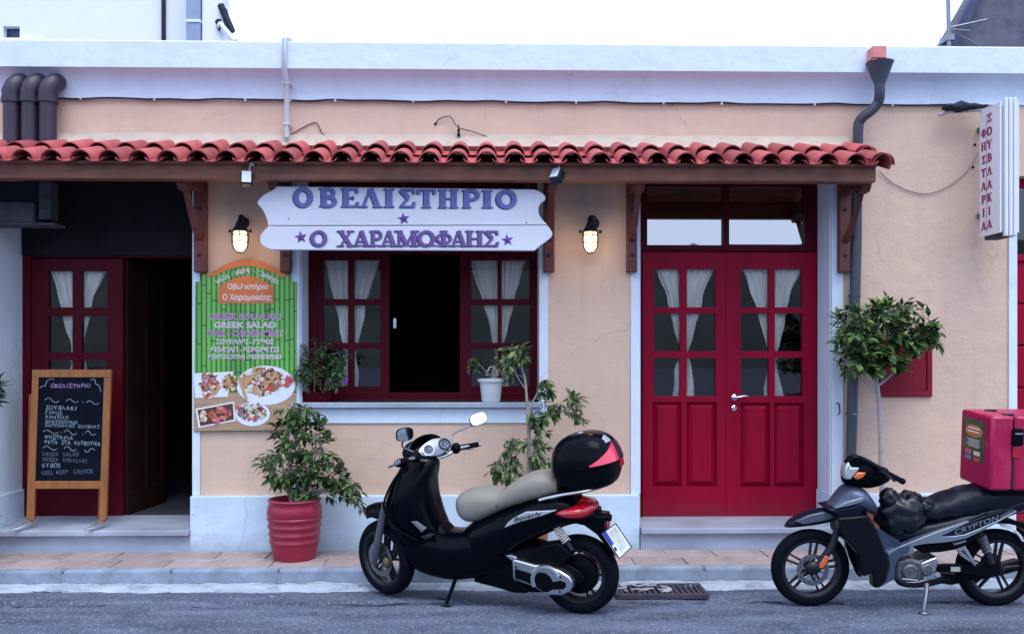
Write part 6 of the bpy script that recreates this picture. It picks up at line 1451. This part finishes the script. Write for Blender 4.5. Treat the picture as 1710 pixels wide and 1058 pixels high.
K.part('spring', spring(G(), sa, sb, .027, 7, .006), STEEL, parent=sk)
K.part('hub_cover', G().ell(P(*zG(800, 640), .06), .07, .03, .07, 16, 8), SATIN)
# rear mudguard
rings = []
for k in range(15):
    a = R(10+125*k/14); rr_ = .266+.05; ring = []
    for q, dr in ((-.06, 0), (-.06, .03), (.06, .03), (.06, 0)): ring.append(Vector((rr_*math.cos(a)*1.0+dr*math.cos(a), q, .266+(rr_+dr)*math.sin(a))))
    rings.append([Vector((-p.x, p.y, p.z)) for p in ring])
K.part('rear_mudguard', G().loft(rings), SATIN)
K.plate('mudguard_stripe', [zG(*p) for p in [(876, 345), (930, 345), (985, 365), (960, 388), (900, 368)]], .05, .075, mat('white_stripe', (.7, .72, .75), .5), .002)
K.plate('mudguard_stripe', [zG(*p) for p in [(985, 395), (1010, 398), (1040, 430), (1062, 475), (1050, 480), (1025, 440)]], .05, .075, mat('white_stripe', (.7, .72, .75), .5), .002)
# stand
K.part('side_stand', G().tube([P(*zG(310, 800), .12), P(*zG(305, 880), .16), P(*zG(290, 985), .22), P(*zG(288, 1015), .22)], [.016, .011, .010, .010], 8).ell(P(*zG(290, 1020), .22), .035, .03, .008, 12, 6), STEEL)
# handlebar cowl
hd = [ss(1410, 776, 806, .05, .4), ss(1420, 766, 812, .09, .4), ss(1434, 761, 813, .11, .4), ss(1450, 766, 816, .11, .4), ss(1466, 775, 812, .09, .3), ss(1482, 784, 804, .05, .2)]
hcw = K.part('handlebar_cowl', loft_s(G(), list(reversed(hd)), 2.4), SATIN)
K.plate('cowl_visor', [zE(*p) for p in [(842, 205), (900, 128), (965, 114), (1105, 188), (1190, 240), (1170, 275), (1060, 262), (985, 235), (895, 215)]], .03, .102, BLACK, .012)
LMP = mat('clear_lamp', (.55, .62, .60), .08, metal=.5, coat=.5)
K.plate('headlamp', [zE(*p) for p in [(822, 300), (842, 225), (866, 178), (882, 205), (895, 235), (985, 238), (930, 305), (892, 358), (834, 352)]], .02, .108, LMP, .016)
K.plate('indicator', [zE(*p) for p in [(918, 335), (958, 285), (1046, 282), (1012, 340), (952, 362)]], .06, .116, ORANGE, .01)
K.plate('indicator', [zE(*p) for p in [(818, 240), (832, 190), (842, 185), (836, 225), (824, 270)]], -.11, -.06, ORANGE, .006)
g0, g1 = P(1480, 789, .19), P(1507, 803, .36)
K.part('grip', G().tube([g0, g1], .018, 14), RUBBER)
K.part('bar_end', G().ell(g1, .02, .022, .02, 12, 8), RUBBER)
K.part('switch_cube', G().ell(P(1474, 788, .15), .04, .05, .035, 14, 8), SATIN)
K.part('handlebar', G().tube([P(1455, 786, -.05), g0], .014, 8), SATIN)
g2_ = Vector((g1.x, -g1.y, g1.z)); K.part('grip', G().tube([Vector((g0.x, -g0.y, g0.z)), g2_], .018, 12), RUBBER)
K.part('brake_lever', G().tube(smooth_path([P(1470, 786, .16), P(1478, 790, .24), P(1494, 803, .35)], 4), .007, 6), DGREY)
# delivery box
BOXR = mat('box_red', (.40, .005, .062), .35, var=.06, vscale=5, dark=(.55, .12, .2), dscale=9, damt=.25, bump=.03)
bs = P(1657, 697, .20).x; bz1, bz0 = (P(1656, 697, .20).z+P(1608, 680, -.20).z)/2, (P(1661, 821, .20).z+P(1610, 797, -.20).z)/2
bw = .20; bL = .50; sp_ = .15
bx = K.part('delivery_box', G().box(bs-bL, bs-sp_-.004, -bw, bw, bz0, bz1), BOXR, True, bevel=.018)
K.part('box_front', G().box(bs-sp_+.004, bs, -bw, bw, bz0, bz1), BOXR, True, bx, .018)
K.part('box_seal', G().box(bs-sp_-.03, bs-sp_+.03, -bw+.01, bw-.01, bz0+.01, bz1-.01), DGREY, False, bx)
for l_ in (-.1, .12): K.part('hinge', G().box(bs-sp_-.035, bs-sp_+.035, l_-.02, l_+.02, bz1+.0005, bz1+.007), DGREY, False, bx, .002)
K.part('latch', G().box(bs-sp_-.05, bs-sp_+.02, bw+.001, bw+.02, bz1-.19, bz1-.08), SATIN, False, bx, .006)
K.part('latch_pin', G().box(bs-sp_-.04, bs-sp_+.01, bw+.021, bw+.026, bz1-.115, bz1-.105), ALU, False, bx)
K.part('latch_plate', G().box(bs-sp_-.045, bs-sp_+.012, bw+.001, bw+.008, bz1-.27, bz1-.20), REDLENS, False, bx, .003)
K.part('latch_strap', G().box(bs-sp_-.03, bs-sp_+.005, bw+.001, bw+.006, bz1-.075, bz1-.01), BOXR, False, bx, .002)
# sticker on the box front
stk = lambda l_, z_, d: Vector((bs+d, -bw+.03+(2*bw-.07)*(1-l_)-.0, bz0+(bz1-bz0)*z_))
def fl_(pts, d, m, name, par): return K.part(name, G().prism([stk(a, c, d) for a, c in pts], (.0008, 0, 0)), m, False, par)
stick = fl_([(.13, .32), (.95, .32), (.95, .90), (.13, .90)], .0006, mat('sticker_green', (.05, .09, .03), .5, var=.5, vscale=9), 'sticker', bx)
fl_([(.54+.34*math.cos(q), .74+.085*math.sin(q)) for q in [2*math.pi*i/22 for i in range(22)]], .0016, ORG, 'sticker_print', bx)
for a, c in ((.60, .77), (.62, .72)): fl_([(a-.28, c), (a+.16, c), (a+.16, c+.018), (a-.28, c+.018)], .0026, WPR, 'sticker_print', bx)
for k in range(6): fl_([(.30+.02*(k % 2), .62-.02*k), (.80-.03*(k % 3), .62-.02*k), (.80-.03*(k % 3), .628-.02*k), (.30+.02*(k % 2), .628-.02*k)], .0016, GRYP, 'sticker_print', bx)
for a, c, m in ((.28, .44, FOOD[4]), (.28, .36, FOOD[3]), (.62, .44, FOOD[6]), (.62, .36, FOOD[7])): fl_([(a, c-.028), (a+.24, c-.028), (a+.24, c+.03), (a, c+.03)], .0016, m, 'sticker_print', bx)
K.part('box_rack', G().box(bs-bL+.03, bs-.06, -.14, .14, bz0-.045, bz0-.002), SATIN, False, bevel=.008)
# black rain apron bundled on the footboard tunnel
rc = [P(*zG(-10, 100), .05), P(*zG(60, 250), .08), P(*zG(190, 330), .06), P(*zG(190, 190), .02), P(*zG(40, 370), .05)]
ap = G()
APM = mat('black_vinyl', (.004, .006, .012), .25, spec=.4)
g = G(); base_c = P(*zG(110, 265), .06); n1_, n2_ = 40, 26; rings = []
for k in range(1, n2_):
    a = math.pi*k/n2_; ring = []
    for i in range(n1_):
        q = 2*math.pi*i/n1_; d_ = Vector((math.sin(a)*math.cos(q), math.sin(a)*math.sin(q), math.cos(a)))
        r_ = 1+.20*mn.noise(d_*2.2)+.12*mn.noise(d_*5+Vector((3, 1, 0)))+.06*(1-abs(mn.noise(d_*8)))
        ring.append(base_c+Vector((d_.x*.150*r_-.05*d_.z*.6, d_.y*.115*r_, d_.z*.140*r_)))
    rings.append(ring)
g.loft(rings)
for c_, rr2 in ((P(*zG(20, 150), .07), (.06, .07, .075)), (P(*zG(200, 160), .03), (.065, .08, .06)), (P(*zG(280, 200), .06), (.07, .07, .045))):
    rings = []
    for k in range(1, 14):
        a = math.pi*k/14; rings.append([c_+Vector((rr2[0]*d_.x, rr2[1]*d_.y, rr2[2]*d_.z))*(1+.25*mn.noise(d_*2.7+c_)) for d_ in [Vector((math.sin(a)*math.cos(q), math.sin(a)*math.sin(q), math.cos(a))) for q in [2*math.pi*i/22 for i in range(22)]]])
    g.loft(rings)
g.xf(K.M)
apron = obj('rain_apron', g, APM, None, smooth=True, angle=70)
tag(apron, 'crumpled shiny black rain apron bundled in front of the moped seat', 'rain apron')
